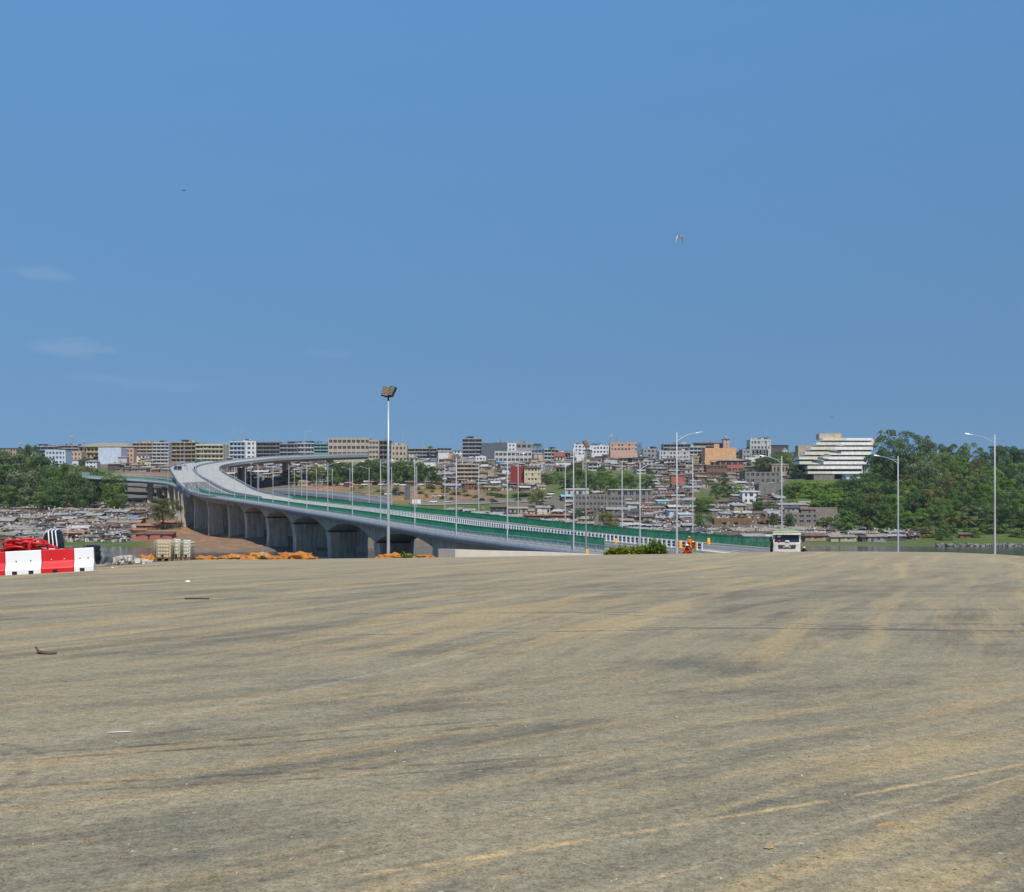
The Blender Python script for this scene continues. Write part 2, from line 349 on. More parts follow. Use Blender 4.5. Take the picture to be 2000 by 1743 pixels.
def earth_mat():
    m, t, b = new_mat('far bank ground'); n = t.nodes; l = t.links
    b.inputs["Roughness"].default_value = 1.0; b.inputs["Specular IOR Level"].default_value = 0.1
    at = n.new("ShaderNodeAttribute"); at.attribute_name = "zone"; at.attribute_type = 'GEOMETRY'
    sp = n.new("ShaderNodeSeparateColor"); l.new(at.outputs["Color"], sp.inputs[0])
    geo = n.new("ShaderNodeNewGeometry")
    def nz(s, d=6):
        x = n.new("ShaderNodeTexNoise"); x.inputs["Scale"].default_value = s; x.inputs["Detail"].default_value = d; x.inputs["Roughness"].default_value = 0.65; l.new(geo.outputs["Position"], x.inputs["Vector"]); return x.outputs["Fac"]
    def ramp(v, a, c, p0=0.3, p1=0.7):
        x = n.new("ShaderNodeValToRGB"); l.new(v, x.inputs[0]); x.color_ramp.elements[0].position = p0; x.color_ramp.elements[1].position = p1; x.color_ramp.elements[0].color = (*a, 1); x.color_ramp.elements[1].color = (*c, 1); return x.outputs[0]
    def mix(f, a, c):
        x = n.new("ShaderNodeMix"); x.data_type = 'RGBA'; l.new(f, x.inputs["Factor"]); l.new(a, x.inputs["A"]); l.new(c, x.inputs["B"]); return x.outputs["Result"]
    slum = ramp(nz(0.45, 10), (0.085, 0.075, 0.062), (0.21, 0.175, 0.135))
    red = ramp(nz(0.33, 10), (0.17, 0.085, 0.040), (0.43, 0.245, 0.13), 0.36, 0.66)
    grass = ramp(nz(0.25), (0.040, 0.085, 0.014), (0.115, 0.145, 0.036))
    c = mix(sp.outputs[0], slum, red); c = mix(sp.outputs[1], c, grass)
    l.new(c, b.inputs["Base Color"]); return m
M['earth'] = earth_mat()

def grid_mesh(name, xs, ys, zf, mats, zone=None):
    vs = [(x, y, zf(x, y)) for y in ys for x in xs]; nx = len(xs)
    fs = [(j * nx + i, j * nx + i + 1, (j + 1) * nx + i + 1, (j + 1) * nx + i) for j in range(len(ys) - 1) for i in range(nx - 1)]
    me = bpy.data.meshes.new(name); me.from_pydata(vs, [], fs); me.materials.append(mats)
    if zone:
        ca = me.color_attributes.new("zone", 'FLOAT_COLOR', 'POINT')
        for i, v in enumerate(vs): ca.data[i].color = (*zone(v), 1)
    me.polygons.foreach_set("use_smooth", [True] * len(fs)); me.update()
    return link(name, me)
def frange(a, b, s):
    r = []; x = a
    while x < b: r.append(x); x += s
    return r + [b]
def box_in(p, x0, y0, x1, y1, s=10):           # soft membership of a pixel in a box
    f = lambda v, a, b: max(0, min(1, (v - a) / s + .5)) * max(0, min(1, (b - v) / s + .5))
    return f(p[0], x0, x1) * f(p[1], y0, y1)
def zone(v):
    x, d, z = v; p = P(v) if d > 50 else (0, 0)
    nn = noise.noise(Vector((x * 0.03, d * 0.03, 0.5))); n2 = noise.noise(Vector((x * 0.09, d * 0.09, 4.5)))
    red = 0.0; gr = 0.0
    red = max(red, box_in(p, 600, 935, 985, 984), box_in(p, 940, 960, 1040, 985), box_in(p, 255, 1020, 520, 1075, 14), box_in(p, 1380, 925, 1440, 945, 6), box_in(p, 1600, 1008, 1625, 1030, 8) * .7, box_in(p, 225, 900, 330, 935) * .8)
    red = max(red * (0.72 + 0.6 * nn), max(0, nn * 0.8 - 0.3) * .8)
    gr = max(gr, box_in(p, 745, 984, 1000, 1020, 6), box_in(p, -300, 1058, 300, 1072, 4), box_in(p, 1560, 1049, 1800, 1066, 5) * .8, box_in(p, 1780, 1038, 2400, 1066, 5), box_in(p, 1530, 935, 1700, 985), box_in(p, 1640, 830, 2600, 1052, 20), box_in(p, -500, 915, 235, 1000, 10), box_in(p, 980, 963, 1060, 976, 5), box_in(p, 1065, 920, 1270, 968, 12) * .8, box_in(p, 1350, 960, 1450, 1000, 10) * .8, box_in(p, 600, 905, 850, 945, 8))
    if d > 1000: gr = .6
    gr = max(0, min(1, gr * (0.9 + 0.5 * n2))); gr = max(gr, max(0, n2 - 0.45) * .9, max(0, n2 - .1) * 1.8 * box_in(p, 640, 948, 1000, 982))
    return (max(0, min(1, red)), min(1, gr), 0)
ys = frange(270, 480, 5) + frange(488, 900, 8)[0:] + [930, 980, 1050, 1150, 1300, 1600, 2200, 4000, 7000]
xs = [-6000, -3000, -1600, -1000] + frange(-760, 780, 8) + [1000, 1600, 3000, 6000]
terr = grid_mesh("hillside", xs, ys, T, M['earth'], zone); tag(terr, "earth and grass hillside rising from the lagoon to the town", None, None, "structure")

# near bank: everything below the apron, falling to the water
EDGE = [(-900, 1112), (-400, 1106), (0, 1101), (200, 1097.5), (400, 1094.5), (600, 1092), (758, 1090), (900, 1088.5), (1185, 1084), (1322, 1082), (1500, 1078.5), (1600, 1077.6), (1700, 1077.5), (1850, 1079), (1950, 1083), (2000, 1086.5), (2100, 1096), (2400, 1125)]
def edge_d(px): return F * EYE / (lerp_tab(EDGE, px) - HOR)
def edge_at(px):
    d = edge_d(px); return Vector(((px - 1000) * d / F, d, 0))
def near_z(x, y):
    if y < 8: return -0.35
    px = 1000 + F * x / y; e = edge_d(px); over = y - e
    if over < -1.5: return -0.35
    if over < 0: return -0.35 + 0.2 * (over + 1.5)
    fall = -0.06 - 0.14 * over
    lo = -9.0
    # the approach bank carrying the road on to the bridge
    u = x + 0.426 * y
    if u > 50:
        k = min(1, (u - 50) / 14)
        app = -0.1 - 0.034 * over if over < 46 else -1.75
        app = min(app, -0.12 - 0.034 * over) if over < 40 else max(-1.95, -0.12 - .034 * 40)
        end = max(0, min(1, (176 - y) / 12)); k *= end
        rr = max(0, min(1, (96 - u) / 14)) if y > 110 else 1
        k *= rr
        return max(lo, fall) * (1 - k) + app * k
    return max(lo, fall)
nb = grid_mesh("near_bank", frange(-120, 150, 2.5), [-60, -20, 0, 6] + frange(10, 260, 2.5), near_z, mat('laterite bank', (0.34, 0.16, 0.065), 1.0, 0.3, 0.3, col2=(0.30, 0.22, 0.13)))
tag(nb, "earth bank below the asphalt apron", None, None, "structure")

# apron: flat asphalt sheet with the outline of the photo's crest
bm = bmesh.new()
pts = [edge_at(px) for px in range(-900, 2401, 25)]
def gz(x, y):                                   # the apron dips a little at its left end
    return lerp_tab(((-24, -.13), (-19.6, -.13), (-15.6, .07), (-11, 0)), x) * max(0, min(1, (y - 30) / 6))
def apron_row(k):                               # rows from the camera out to the edge
    return [Vector((x, y, gz(x, y))) for x, y in ((p.x * k + (1 - k) * p.x * 0.5, p.y * k - (1 - k) * 25) for p in pts)]
rows = [[bm.verts.new(v) for v in apron_row(k)] for k in (0.0, 0.35, 0.6, .68, .74, .78, .82, .86, 0.92, .96, 1.0)]
sk = [bm.verts.new(p + Vector((p.x * .012, p.y * .012, -0.45))) for p in pts]; rows.append(sk)
for a, b in zip(rows, rows[1:]):
    for i in range(len(a) - 1): bm.faces.new((a[i], a[i + 1], b[i + 1], b[i]))
bmesh.ops.recalc_face_normals(bm, faces=bm.faces)
me = bpy.data.meshes.new("asphalt_apron"); bm.to_mesh(me); bm.free(); me.materials.append(M['asphalt'])
apron = link("asphalt_apron", me); tag(apron, "wide dusty asphalt apron with tyre tracks and tan dirt", None, None, "structure")

# water
m, t, b = new_mat('lagoon water'); n = t.nodes; l = t.links
b.inputs["Base Color"].default_value = (0.075, 0.09, 0.092, 1); b.inputs["Roughness"].default_value = 0.09; b.inputs["Specular IOR Level"].default_value = 0.5
geo = n.new("ShaderNodeNewGeometry"); mp = n.new("ShaderNodeMapping"); mp.inputs["Scale"].default_value = (0.8, 0.35, 1); l.new(geo.outputs["Position"], mp.inputs[0])
nzw = n.new("ShaderNodeTexNoise"); nzw.inputs["Scale"].default_value = 0.9; nzw.inputs["Detail"].default_value = 5; l.new(mp.outputs[0], nzw.inputs["Vector"])
bp = n.new("ShaderNodeBump"); bp.inputs["Strength"].default_value = 0.22; bp.inputs["Distance"].default_value = 0.3; l.new(nzw.outputs["Fac"], bp.inputs["Height"]); l.new(bp.outputs[0], b.inputs["Normal"])
M['water'] = m
wt = grid_mesh("water", [-6000, -600, 0, 600, 6000], [60, 200, 300, 400, 500], lambda x, y: WATER, m); tag(wt, "grey blue lagoon water below the bridge", None, None, "structure")
# ------------------------------------------------------------------ the bridge
ZT = ((85, -2.5), (100, -1.85), (111, -1.35), (120.6, -0.95), (139, -0.28), (158, 0.48), (177, 1.5), (197, 2.6), (217, 3.66), (238.5, 4.76), (260, 5.8), (282, 6.95), (304, 8.1), (328.6, 9.35), (354, 10.6), (377, 11.75), (397, 12.8), (420, 14.0))
def zdeck(d): return sum(lerp_tab(ZT, d + k) for k in (-10, -5, 0, 5, 10)) / 5
NR = Vector((0.920, 0.392, 0))                 # to the right of the deck, seen going away
def NP(d, w=0.0, h=0.0): return Vector((58.6 - 0.426 * d, d, zdeck(d) + h)) + NR * w
def stations(a, b, s=2.5): return frange(a, b, s)
def normals(pts):
    r = []
    for i in range(len(pts)):
        t = (pts[min(i + 1, len(pts) - 1)] - pts[max(i - 1, 0)]); r.append(Vector((t.y, -t.x, 0)).normalized())
    return r
def resample(pts, n):
    acc = [0.0]
    for a, b in zip(pts, pts[1:]): acc.append(acc[-1] + (b - a).length)
    out = []
    for k in range(n):
        s = acc[-1] * k / (n - 1); j = 0
        while j < len(pts) - 2 and acc[j + 1] < s: j += 1
        f = (s - acc[j]) / max(1e-6, acc[j + 1] - acc[j]); out.append(pts[j].lerp(pts[j + 1], f))
    return out
def smooth(pts, it=2):
    for _ in range(it): pts = [pts[0]] + [(pts[i - 1] + pts[i] * 2 + pts[i + 1]) / 4 for i in range(1, len(pts) - 1)] + [pts[-1]]
    return pts
def length(pts): return sum((b - a).length for a, b in zip(pts, pts[1:]))
def sweep(mb, pts, sec, nrm=None):
    nrm = nrm or normals(pts)
    mb.loft([[p + n * w + Vector((0, 0, h)) for w, h in sec] for p, n in zip(pts, nrm)])
def rect(w0, w1, h0, h1): return [(w0, h0), (w1, h0), (w1, h1), (w0, h1)]
def line_w(a, b, w, s=2.5, h=0.0): return [NP(d, w, h) for d in stations(a, b, s)]

D0, D1 = 100.0, 397.0
bridge = empty("road_bridge", NP(168), 0, "long grey concrete road bridge with arched girders climbing over the lagoon", "bridge")
def bpart(name, mb, mt, par=None): 
    o = mb.build(name, mt, None); par = par or bridge; o.parent = par; o.matrix_parent_inverse = Matrix.Translation(-Vector(par.location)); return o
mb = MB(); sweep(mb, line_w(D0, D1, 0), [(0, 0), (27, 0), (27, -0.35), (24.5, -0.62), (2.2, -0.62), (0, -0.35)]); bpart("deck", mb, M['concrete'])
for w0, w1 in ((3.3, 12.3), (14.9, 24.2)):
    mb = MB(); mb.loft([[NP(d, w0, 0.006), NP(d, w1, 0.006)] for d in stations(112, D1)], closed=False); bpart("carriageway", mb, M['deck_dark'])
for w0, w1 in ((2.9, 3.3), (12.3, 12.7), (14.5, 14.9), (24.2, 24.6)):
    mb = MB(); sweep(mb, line_w(104, D1, 0), rect(w0, w1, 0.0, 0.28)); bpart("kerb", mb, M['kerb'])
mb = MB(); sweep(mb, line_w(104, D1, 0), rect(12.7, 14.5, -0.1, 0.2)); bpart("median_strip", mb, M['kerb'])
for w in (3.8, 7.6, 11.9, 15.3, 19.6, 23.8):
    mb = MB()
    if w in (7.6, 19.6):
        d = 114
        while d < 393: mb = MB(); mb.loft([[NP(q, w - .08, 0.011), NP(q, w + .08, 0.011)] for q in (d, d + 3)], closed=False); d += 9; bpart("lane_marking", mb, M['white_paint'])
        continue
    else: mb.loft([[NP(q, w - .08, 0.011), NP(q, w + .08, 0.011)] for q in stations(112, D1)], closed=False)
    bpart("lane_marking", mb, M['white_paint'])
FSEC = [(0.35, 0.06), (-0.06, 0.06), (-0.22, -0.08), (-0.36, -0.35), (-0.40, -0.62), (-0.32, -0.9), (-0.12, -1.12), (0.2, -1.22), (0.6, -1.22), (0.6, -0.5), (0.35, -0.3)]
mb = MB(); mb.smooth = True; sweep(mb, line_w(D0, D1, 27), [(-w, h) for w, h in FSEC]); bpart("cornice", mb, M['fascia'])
PIERS = [168, 208, 248, 288, 328, 370, 412]
def soffit(d):
    for a, b in zip(PIERS, PIERS[1:]):
        if a <= d <= b:
            u = (d - a) / (b - a); return 1.75 + 2.9 * abs(2 * u - 1) ** 2.1
    return 1.75 + (2.9 if d < 168 else 0)
for w0, w1 in ((2.2, 9.6), (17.0, 24.4)):
    mb = MB()
    mb.loft([[NP(d, w0 - 0.12, -0.62), NP(d, w1 + .12, -0.62), NP(d, w1, -soffit(d)), NP(d, w0, -soffit(d))] for d in stations(168, D1, 1.25)])
    bpart("girder", mb, M['concrete'])
    for d in PIERS[1:]:
        if d > 400: continue
        mb = MB(); top = NP(d, 0, -soffit(d) - 0.05); secs = []
        zb = min(T(top.x, d), WATER) - 2 if T(top.x, d) < WATER + 1 else T(top.x, d) - 2
        H = top.z - zb
        for k in range(9):
            f = k / 8; z = zb + H * f
            flare = 0.86 + 0.14 * max(0, (f - 0.55) / 0.45) ** 1.6 + 0.05 * max(0, (0.4 - f) / 0.4)
            c = NP(d, (w0 + w1) / 2); hw = (w1 - w0) / 2 * flare; ht = 2.0 * (0.9 + 0.1 * flare); ax = Vector((-0.392, 0.920, 0))
            sec = []
            for sx, sy in ((-1, -.55), (-.9, -1), (.9, -1), (1, -.55), (1, .55), (.9, 1), (-.9, 1), (-1, .55)):
                q = c + NR * hw * sx + ax * ht * sy; sec.append(Vector((q.x, q.y, z)))
            secs.append(sec)
        mb.loft(secs); bpart("pier", mb, M['pier'])
        # bearing shelf
        mb = MB(); c = NP(d, (w0 + w1) / 2); mb.box((c.x, c.y, top.z + 0.03), ((w1 - w0) * .9, 1.5, 0.16), math.atan2(NR.y, NR.x)); bpart("bearing_pad", mb, M['dark_steel'])
c = NP(330, 5.5); mb = MB(); mb.box((c.x, c.y, -4.75), (11, 6, 1.3), math.atan2(NR.y, NR.x)); bpart("pile_cap", mb, M['concrete'])
# abutment with wing walls
mb = MB(); secs = []
for d in (120, 162, 172):
    secs.append([NP(d, 1.4, -0.62), NP(d, 25.4, -0.62), Vector((*NP(d, 25.4).xy, -8)), Vector((*NP(d, 1.4).xy, -8))])
mb.loft(secs); bpart("abutment", mb, M['concrete'])

# --- ramps beyond the bridge -------------------------------------------------
def pl(*t): return [W(*q) for q in t]
L_e = smooth(resample([NP(397, 0)] + pl((409, 970.5, 420), (388, 967.5, 440), (371, 962, 460), (359, 955, 480), (347, 943, 515), (338, 928, 560), (331, 914.5, 625), (337, 910.5, 670), (352, 907, 720), (375, 904, 790), (398, 901, 880)), 60), 3)
M_e = smooth(resample([NP(397, 13.5)] + pl((478, 969.5, 416), (451, 964, 438), (428, 953, 472), (410, 942, 510), (399, 937, 540), (386, 928, 580), (377, 918, 635), (380, 913.5, 680), (396, 908.5, 730), (420, 904, 800), (440, 901, 880)), 60), 3)
R_e = smooth(resample([NP(397, 27)] + pl((535, 968, 424), (510, 962.5, 442), (494, 957, 458), (471, 943.5, 496), (450, 932.5, 532), (434, 923, 572), (427, 917, 600), (433, 911.5, 622), (460, 906.5, 645), (507, 901, 664), (548, 896.8, 682), (640, 893, 712), (718, 890.5, 742)), 70), 3)
Q_e = smooth(resample([NP(397, 13.5)] + pl((478, 969.5, 416), (451, 964, 438), (428, 953, 472), (410, 942, 510), (399, 937, 540), (386, 927.5, 580), (379, 917, 635), (389, 909.5, 672), (430, 903.5, 690), (476, 897.5, 700), (539, 893, 712), (640, 889.8, 734), (718, 887.6, 760)), 70), 3)
CN = smooth(resample(pl((371, 963, 459), (358, 957.5, 498), (346, 949.5, 532), (336, 944.5, 556), (326, 941.2, 572), (308, 938.8, 586), (280, 937.4, 591), (250, 936.5, 588), (215, 935, 583), (160, 932, 574)), 40), 2)
CF = smooth(resample(pl((366, 957, 472), (354, 947, 520), (344, 938, 560), (332, 934, 590), (310, 931.5, 606), (280, 930.5, 612), (250, 930, 610), (215, 928.5, 606), (160, 925.5, 598)), 40), 2)

NEAR = line_w(D0, 394, 0) + [p for p in L_e[1:] if P(p)[0] > 373 and p.y > 399] + CN
NEAR = smooth(NEAR[:100], 1) + smooth(resample(NEAR[100:], 90), 6)
NRM = normals(NEAR)
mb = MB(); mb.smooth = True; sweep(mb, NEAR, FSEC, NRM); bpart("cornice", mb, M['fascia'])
def near_off(w, y0): return [p + n * w for p, n in zip(NEAR, NRM) if not (p.x > 0 and p.y < y0)]

def ramp_thing(name, label, left, right, surf, parts=True, thick=2.4, inset=0.22, piers=(), pierw=6.0, split=None, rails=(True, True), par=0.55):
    n = max(len(left), len(right)); left = resample(left, n); right = resample(right, n)
    root = empty(name, left[n // 2], 0, label, "flyover")
    def part(nm, mb, mt):
        o = mb.build(nm, mt); o.parent = root; o.matrix_parent_inverse = Matrix.Translation(-Vector(root.location)); return o
    dz = lambda v, z: v + Vector((0, 0, z))
    mb = MB(); mb.loft([[a, b, dz(b, -0.6), dz(a, -0.6)] for a, b in zip(left, right)]); part("deck", mb, M['concrete'])
    mb = MB(); k0 = split or 0
    mb.loft([[dz(a.lerp(b, .03), .02), dz(b.lerp(a, .03), .02)] for a, b in zip(left[k0:], right[k0:])], closed=False); part("carriageway", mb, M['deck_light'] if surf else M['deck_dark'])
    if k0:
        mb = MB(); mb.loft([[dz(a.lerp(b, .03), .02), dz(b.lerp(a, .03), .02)] for a, b in zip(left[:k0 + 1], right[:k0 + 1])], closed=False); part("carriageway", mb, M['deck_dark'])
        for f in (.09, .36, .64, .91):
            mb = MB()
            if f in (.36, .64):
                for k in range(1, k0 - 1, 2): mb = MB(); mb.loft([[dz(a.lerp(b, f - .006), .03), dz(a.lerp(b, f + .006), .03)] for a, b in ((left[k], right[k]), (left[k].lerp(left[k + 1], .55), right[k].lerp(right[k + 1], .55)))], closed=False); part("lane_marking", mb, M['white_paint'])
                continue
            else: mb.loft([[dz(a.lerp(b, f - .007), .03), dz(a.lerp(b, f + .007), .03)] for a, b in zip(left[:k0 + 1], right[:k0 + 1])], closed=False)
            part("lane_marking", mb, M['white_paint'])
    mb = MB(); mb.loft([[dz(a.lerp(b, inset - .06), -0.6), dz(b.lerp(a, inset - .06), -0.6), dz(b.lerp(a, inset), -thick), dz(a.lerp(b, inset), -thick)] for a, b in zip(left, right)]); part("girder", mb, M['concrete'])
    for e, s, on in ((left, 1, rails[0]), (right, -1, rails[1])):
        if not on: continue
        nm = normals(e)
        mb = MB(); sweep(mb, e, [(-0.15 * s, -0.75), (0.25 * s, -0.75), (0.25 * s, par), (-0.15 * s, par)], nm); part("parapet", mb, M['fascia'])
        mb = MB(); sweep(mb, e, [(0.0, 0.85), (0.09, 0.85), (0.09, 1.0), (0.0, 1.0)], nm); part("hand_rail", mb, M['rail'])
    for f in piers:
        k = min(n - 2, int(f * (n - 1))); c = left[k].lerp(right[k], .5); a = (right[k] - left[k]); ang = math.atan2(a.y, a.x)
        zb = T(c.x, c.y) - 2; zt = c.z - thick + .1
        if zt - zb < 1.5: continue
        mb = MB(); secs = []
        for q in range(7):
            g = q / 6; fl = 0.82 + 0.18 * max(0, (g - .6) / .4) ** 1.5
            Mx = Matrix.Rotation(ang, 3, 'Z')
            secs.append([Vector((c.x, c.y, zb + (zt - zb) * g)) + Mx @ Vector((sx * pierw / 2 * fl, sy * 1.6, 0)) for sx, sy in ((-1, -.6), (-.88, -1), (.88, -1), (1, -.6), (1, .6), (.88, 1), (-.88, 1), (-1, .6))])
        mb.loft(secs); part("pier", mb, M['pier'])
    return root
ramp_thing("town_ramp", "pale concrete carriageway running straight up from the bridge to the town", L_e, [m - normals(M_e)[i] * .35 for i, m in enumerate(M_e)], True, split=15, piers=(0.03, .10, .17, .25, .34, .44, .54, .65), pierw=8, thick=2.8)
viad = ramp_thing("curved_viaduct", "pale concrete viaduct branching off the bridge and curving along the hill crest", [m + normals(Q_e)[i] * .35 for i, m in enumerate(Q_e)], R_e, True, piers=(0.05, .13, .22, .31, .40, .50, .575, .65, .74, .83, .92), pierw=8.5, thick=2.6, par=1.0)
ramp_thing("exit_ramp", "narrow curved slip ramp on tall piers leaving the bridge towards the dense trees", CN, CF, False, rails=(False, True), piers=(.16, .3, .46, .62, .8), pierw=6, thick=2.6)
# second slip road behind, lower
s2a = pl((345, 958, 560), (310, 951, 620), (260, 947, 640), (215, 944, 640), (150, 940, 630)); s2b = pl((345, 955, 585), (310, 948.5, 640), (260, 944.5, 655), (215, 941.5, 655), (150, 937, 645))
ramp_thing("lower_ramp", "low slip ramp with pale parapet half hidden behind the tall pier of the exit ramp", smooth(resample(s2a, 20)), smooth(resample(s2b, 20)), False, piers=(.3, .5, .62, .8), pierw=5, thick=2.0)
# on-ramp joining from behind the far railing
s3a = pl((534, 960.5, 452), (575, 963, 440), (640, 969, 425), (700, 976.5, 410), (766, 987, 392)); s3b = pl((534, 959, 470), (575, 958.5, 462), (640, 962.5, 448), (700, 968.5, 432), (766, 977.5, 416))
ramp_thing("joining_ramp", "low joining ramp with pale parapet behind the green fence of the bridge", smooth(resample(s3a, 24)), smooth(resample(s3b, 24)), False, thick=3.2, inset=.08)

# --- railings and fences -----------------------------------------------------
def path_thing(name, label, cat, pts): return empty(name, pts[0], 0, label, cat)
def pp(root, nm, mb, mt):
    o = mb.build(nm, mt); o.parent = root; o.matrix_parent_inverse = Matrix.Translation(-Vector(root.location)); return o
def posts(root, nm, path, step, d, mt, h, limit=100):
    n = int(length(path) / step); pts = resample(path, n + 1); nr = normals(pts)
    mb = MB(); mb.box((0, 0, h / 2), (d[0], d[1], h)); me = mb.mesh(nm, mt); rest = MB()
    for i, p in enumerate(pts):
        rz = math.atan2(nr[i].y, nr[i].x)
        if i < limit:
            o = link(nm, me, root); o.location = p - Vector(root.location); o.rotation_euler = (0, 0, rz)
        else: rest.box((p.x, p.y, p.z + h / 2), (d[0], d[1], h), rz)
    if rest.v: tag(pp(root, nm + "s_beyond", rest, mt), kind="stuff")
def slats(path, step, w, t, h0, h1):
    mb = MB(); n = int(length(path) / step); pts = resample(path, n + 1); nr = normals(pts)
    for i, p in enumerate(pts): mb.box((p.x, p.y, p.z + (h0 + h1) / 2), (t, w, h1 - h0), math.atan2(nr[i].y, nr[i].x))
    return mb
def railing(name, label, path, group=None):
    r = path_thing(name, label, "railing", path); nr = normals(path)
    for nm, h in (("top_rail", 0.86), ("bottom_rail", 0.12)):
        mb = MB(); sweep(mb, path, rect(-0.04, 0.04, h, h + .07), nr); pp(r, nm, mb, M['rail'])
    pp(r, "grille", slats(path, 0.24, 0.055, 0.03, 0.18, 0.87), M['rail'])
    posts(r, "post", path, 2.0, (0.08, 0.08), M['rail'], 0.93); return r
railing("bridge_railing", "grey steel railing along the cornice edge nearest the floodlight mast", near_off(0.12, 108))
railing("bridge_railing", "grey steel railing along the far side of the bridge behind its green fence", line_w(118, 397, 26.8))
def gfence(label, path, h):
    r = path_thing("green_fence", label, "fence", path); nr = normals(path)
    for z in (0.12, h - .08):
        mb = MB(); sweep(mb, path, rect(-0.04, 0.04, z, z + .08), nr); pp(r, "rail", mb, M['green'])
    pp(r, "mesh_panel", slats(path, 0.17, 0.10, 0.03, 0.16, h), M['green'])
    posts(r, "post", path, 2.4, (0.09, 0.09), M['green'], h + .06); return r
gfence("bright green fence between footway and road on the near side of the bridge", near_off(2.3, 115.6), 1.55)
gfence("green fence along the far side of the bridge ending by the white truck", line_w(115.5, 397, 25.2), 1.45)
path = line_w(114.5, 397, 13.6)
gr = path_thing("median_barrier", "white posted crash barrier along the middle of the bridge", "crash barrier", path)
mb = MB(); sweep(mb, path, rect(0.05, 0.12, 0.30, 0.98)); pp(gr, "dark_panel", mb, M['blue_dark'])  # plain dark blue panel filling the spaces between the white posts
for h, t in ((0.22, .14), (0.60, .06), (0.98, .07)):
    mb = MB(); sweep(mb, path, rect(-0.08, 0.0, h, h + t)); pp(gr, "rail", mb, M['white_steel'])
posts(gr, "post", [p - NR * .12 for p in path], 1.12, (0.10, 0.30), M['white_steel'], 1.12)
for e, lab, s in ((M_e, "grey barrier between the two upper carriageways", 1),):
    mb = MB(); sweep(mb, e, rect(-.3, .3, 0, .95)); o = mb.build("median_wall", M['fascia']); tag(o, "pale concrete barrier wall dividing the two upper carriageways of the bridge", "crash barrier")

# --- street lamps --------------------------------------------------------------
def make_lamp():
    root = empty("street_lamp", (0, 0, 0))
    mb = MB(); mb.tube([(0, 0, -.5), (0, 0, 0), (0, 0, 6), (0, 0, 12)], [.115, .11, .08, .05], 10); mb.box((0, 0, 0.03), (.5, .5, .06)); mb.build("pole", M['lamp'], root)
    mb = MB(); pts = []
    for k in range(9):
        f = k / 8; pts.append((0.06 + 2.0 * f, 0, 11.15 + 0.62 * (1 - (1 - f) ** 2.2) + .22 * f))
    mb.tube(pts, [.042 - .012 * k / 8 for k in range(9)], 8); mb.tube([(0.05, 0, 11.6), (0.55, 0, 11.62)], .025, 6); arm_ = mb.build("arm", M['lamp'], root)
    mb = MB(); secs = []
    for f, w, hh in ((0, .06, .05), (.15, .13, .08), (.5, .16, .09), (.85, .13, .07), (1, .05, .03)):
        x = 2.0 + .85 * f; z = 12.0 + .17 * f
        secs.append([(x, -w, z - hh * .6), (x, w, z - hh * .6), (x, w * .75, z + hh * .5), (x, -w * .75, z + hh * .5)])
    mb.loft(secs); mb.build("lamp_head", M['lamp_head'], arm_); return root
lamp0 = make_lamp(); first = True
def place_lamp(p, ang, label, h=1.0, group=None):
    global first
    o = lamp0 if first else dup(lamp0); first = False
    o.location = p; o.rotation_euler = (0, 0, ang + rnd.uniform(-.04, .04)); o.scale = (h, h, h); tag(o, label, "street lamp", group)
ORD = ["first", "second", "third", "fourth", "fifth", "sixth", "seventh", "eighth", "ninth", "tenth", "eleventh", "twelfth", "thirteenth", "fourteenth", "fifteenth", "sixteenth", "seventeenth", "eighteenth", "nineteenth", "twentieth"]
aR = math.atan2(NR.y, NR.x)
near_px = [1322, 1250, 1120.5, 991, 891, 810, 743, 688, 640, 599, 564, 533, 505, 479, 458, 432]
for i, px in enumerate(near_px):
    d = 58.6 / ((px - 1000) / F + .426)
    p = NP(d, .45) ; p.x = 58.6 - .426 * d
    if px == 1250: p = W(1250, 1084, 104); p.z = -1.6
    if px == 1322: p = W(1322, 1086, 96); p.z = -1.4
    if d < 112 and px not in (1250, 1322): p.z = -1.4
    place_lamp(p, aR, ("tall street lamp just right of the round green bush", "street lamp rising out of the low green bushes")[i] if i < 2 else f"white street lamp on the near railing, {ORD[i - 2]} beyond the green bushes", group="street lamps on the near railing", h=1.0 if i != 1 else .82)
for i, (px, py, d) in enumerate(((409, 971, 418), (388, 968, 440), (370.5, 963, 461), (357.6, 957, 482), (346, 949, 515), (328, 940, 545))):
    p = W(px, py, d); place_lamp(p, aR - .1, f"slim far street lamp beside the town ramp, {ORD[i]} after the bridge bend", group="street lamps on the ramps", h=1.0 if px > 330 else 1.35)
far_px = [1353, 1215, 1104, 1012, 935, 869, 814, 765, 721, 683.5, 649, 618, 589, 575, 546, 541]
for i, px in enumerate(far_px):
    k_ = (px - 1000) / F; d = (82.9 - 10.35 * k_) / (k_ + .426)
    if px < 560: p = R_e[6 + 3 * (i - 13)].copy()
    else: p = NP(d, 26.4); p.x = (px - 1000) * p.y / F
    place_lamp(p, aR + math.pi, f"white street lamp on the far green fence, {ORD[i]} from the crouching workers", group="street lamps on the far fence")
for px, d, z, lab in ((1527, 129, -1.35, "white street lamp rising behind the white truck"), (1754, 121, -1.9, "white street lamp before the wooded hill, between the truck and the tallest lamp"), (1943, 99.5, -1.3, "tallest street lamp, close to the apron edge before the wooded hill")):
    p = W(px, 1083, d); p.z = z; place_lamp(p, math.pi - .15, lab, group="street lamps by the apron")
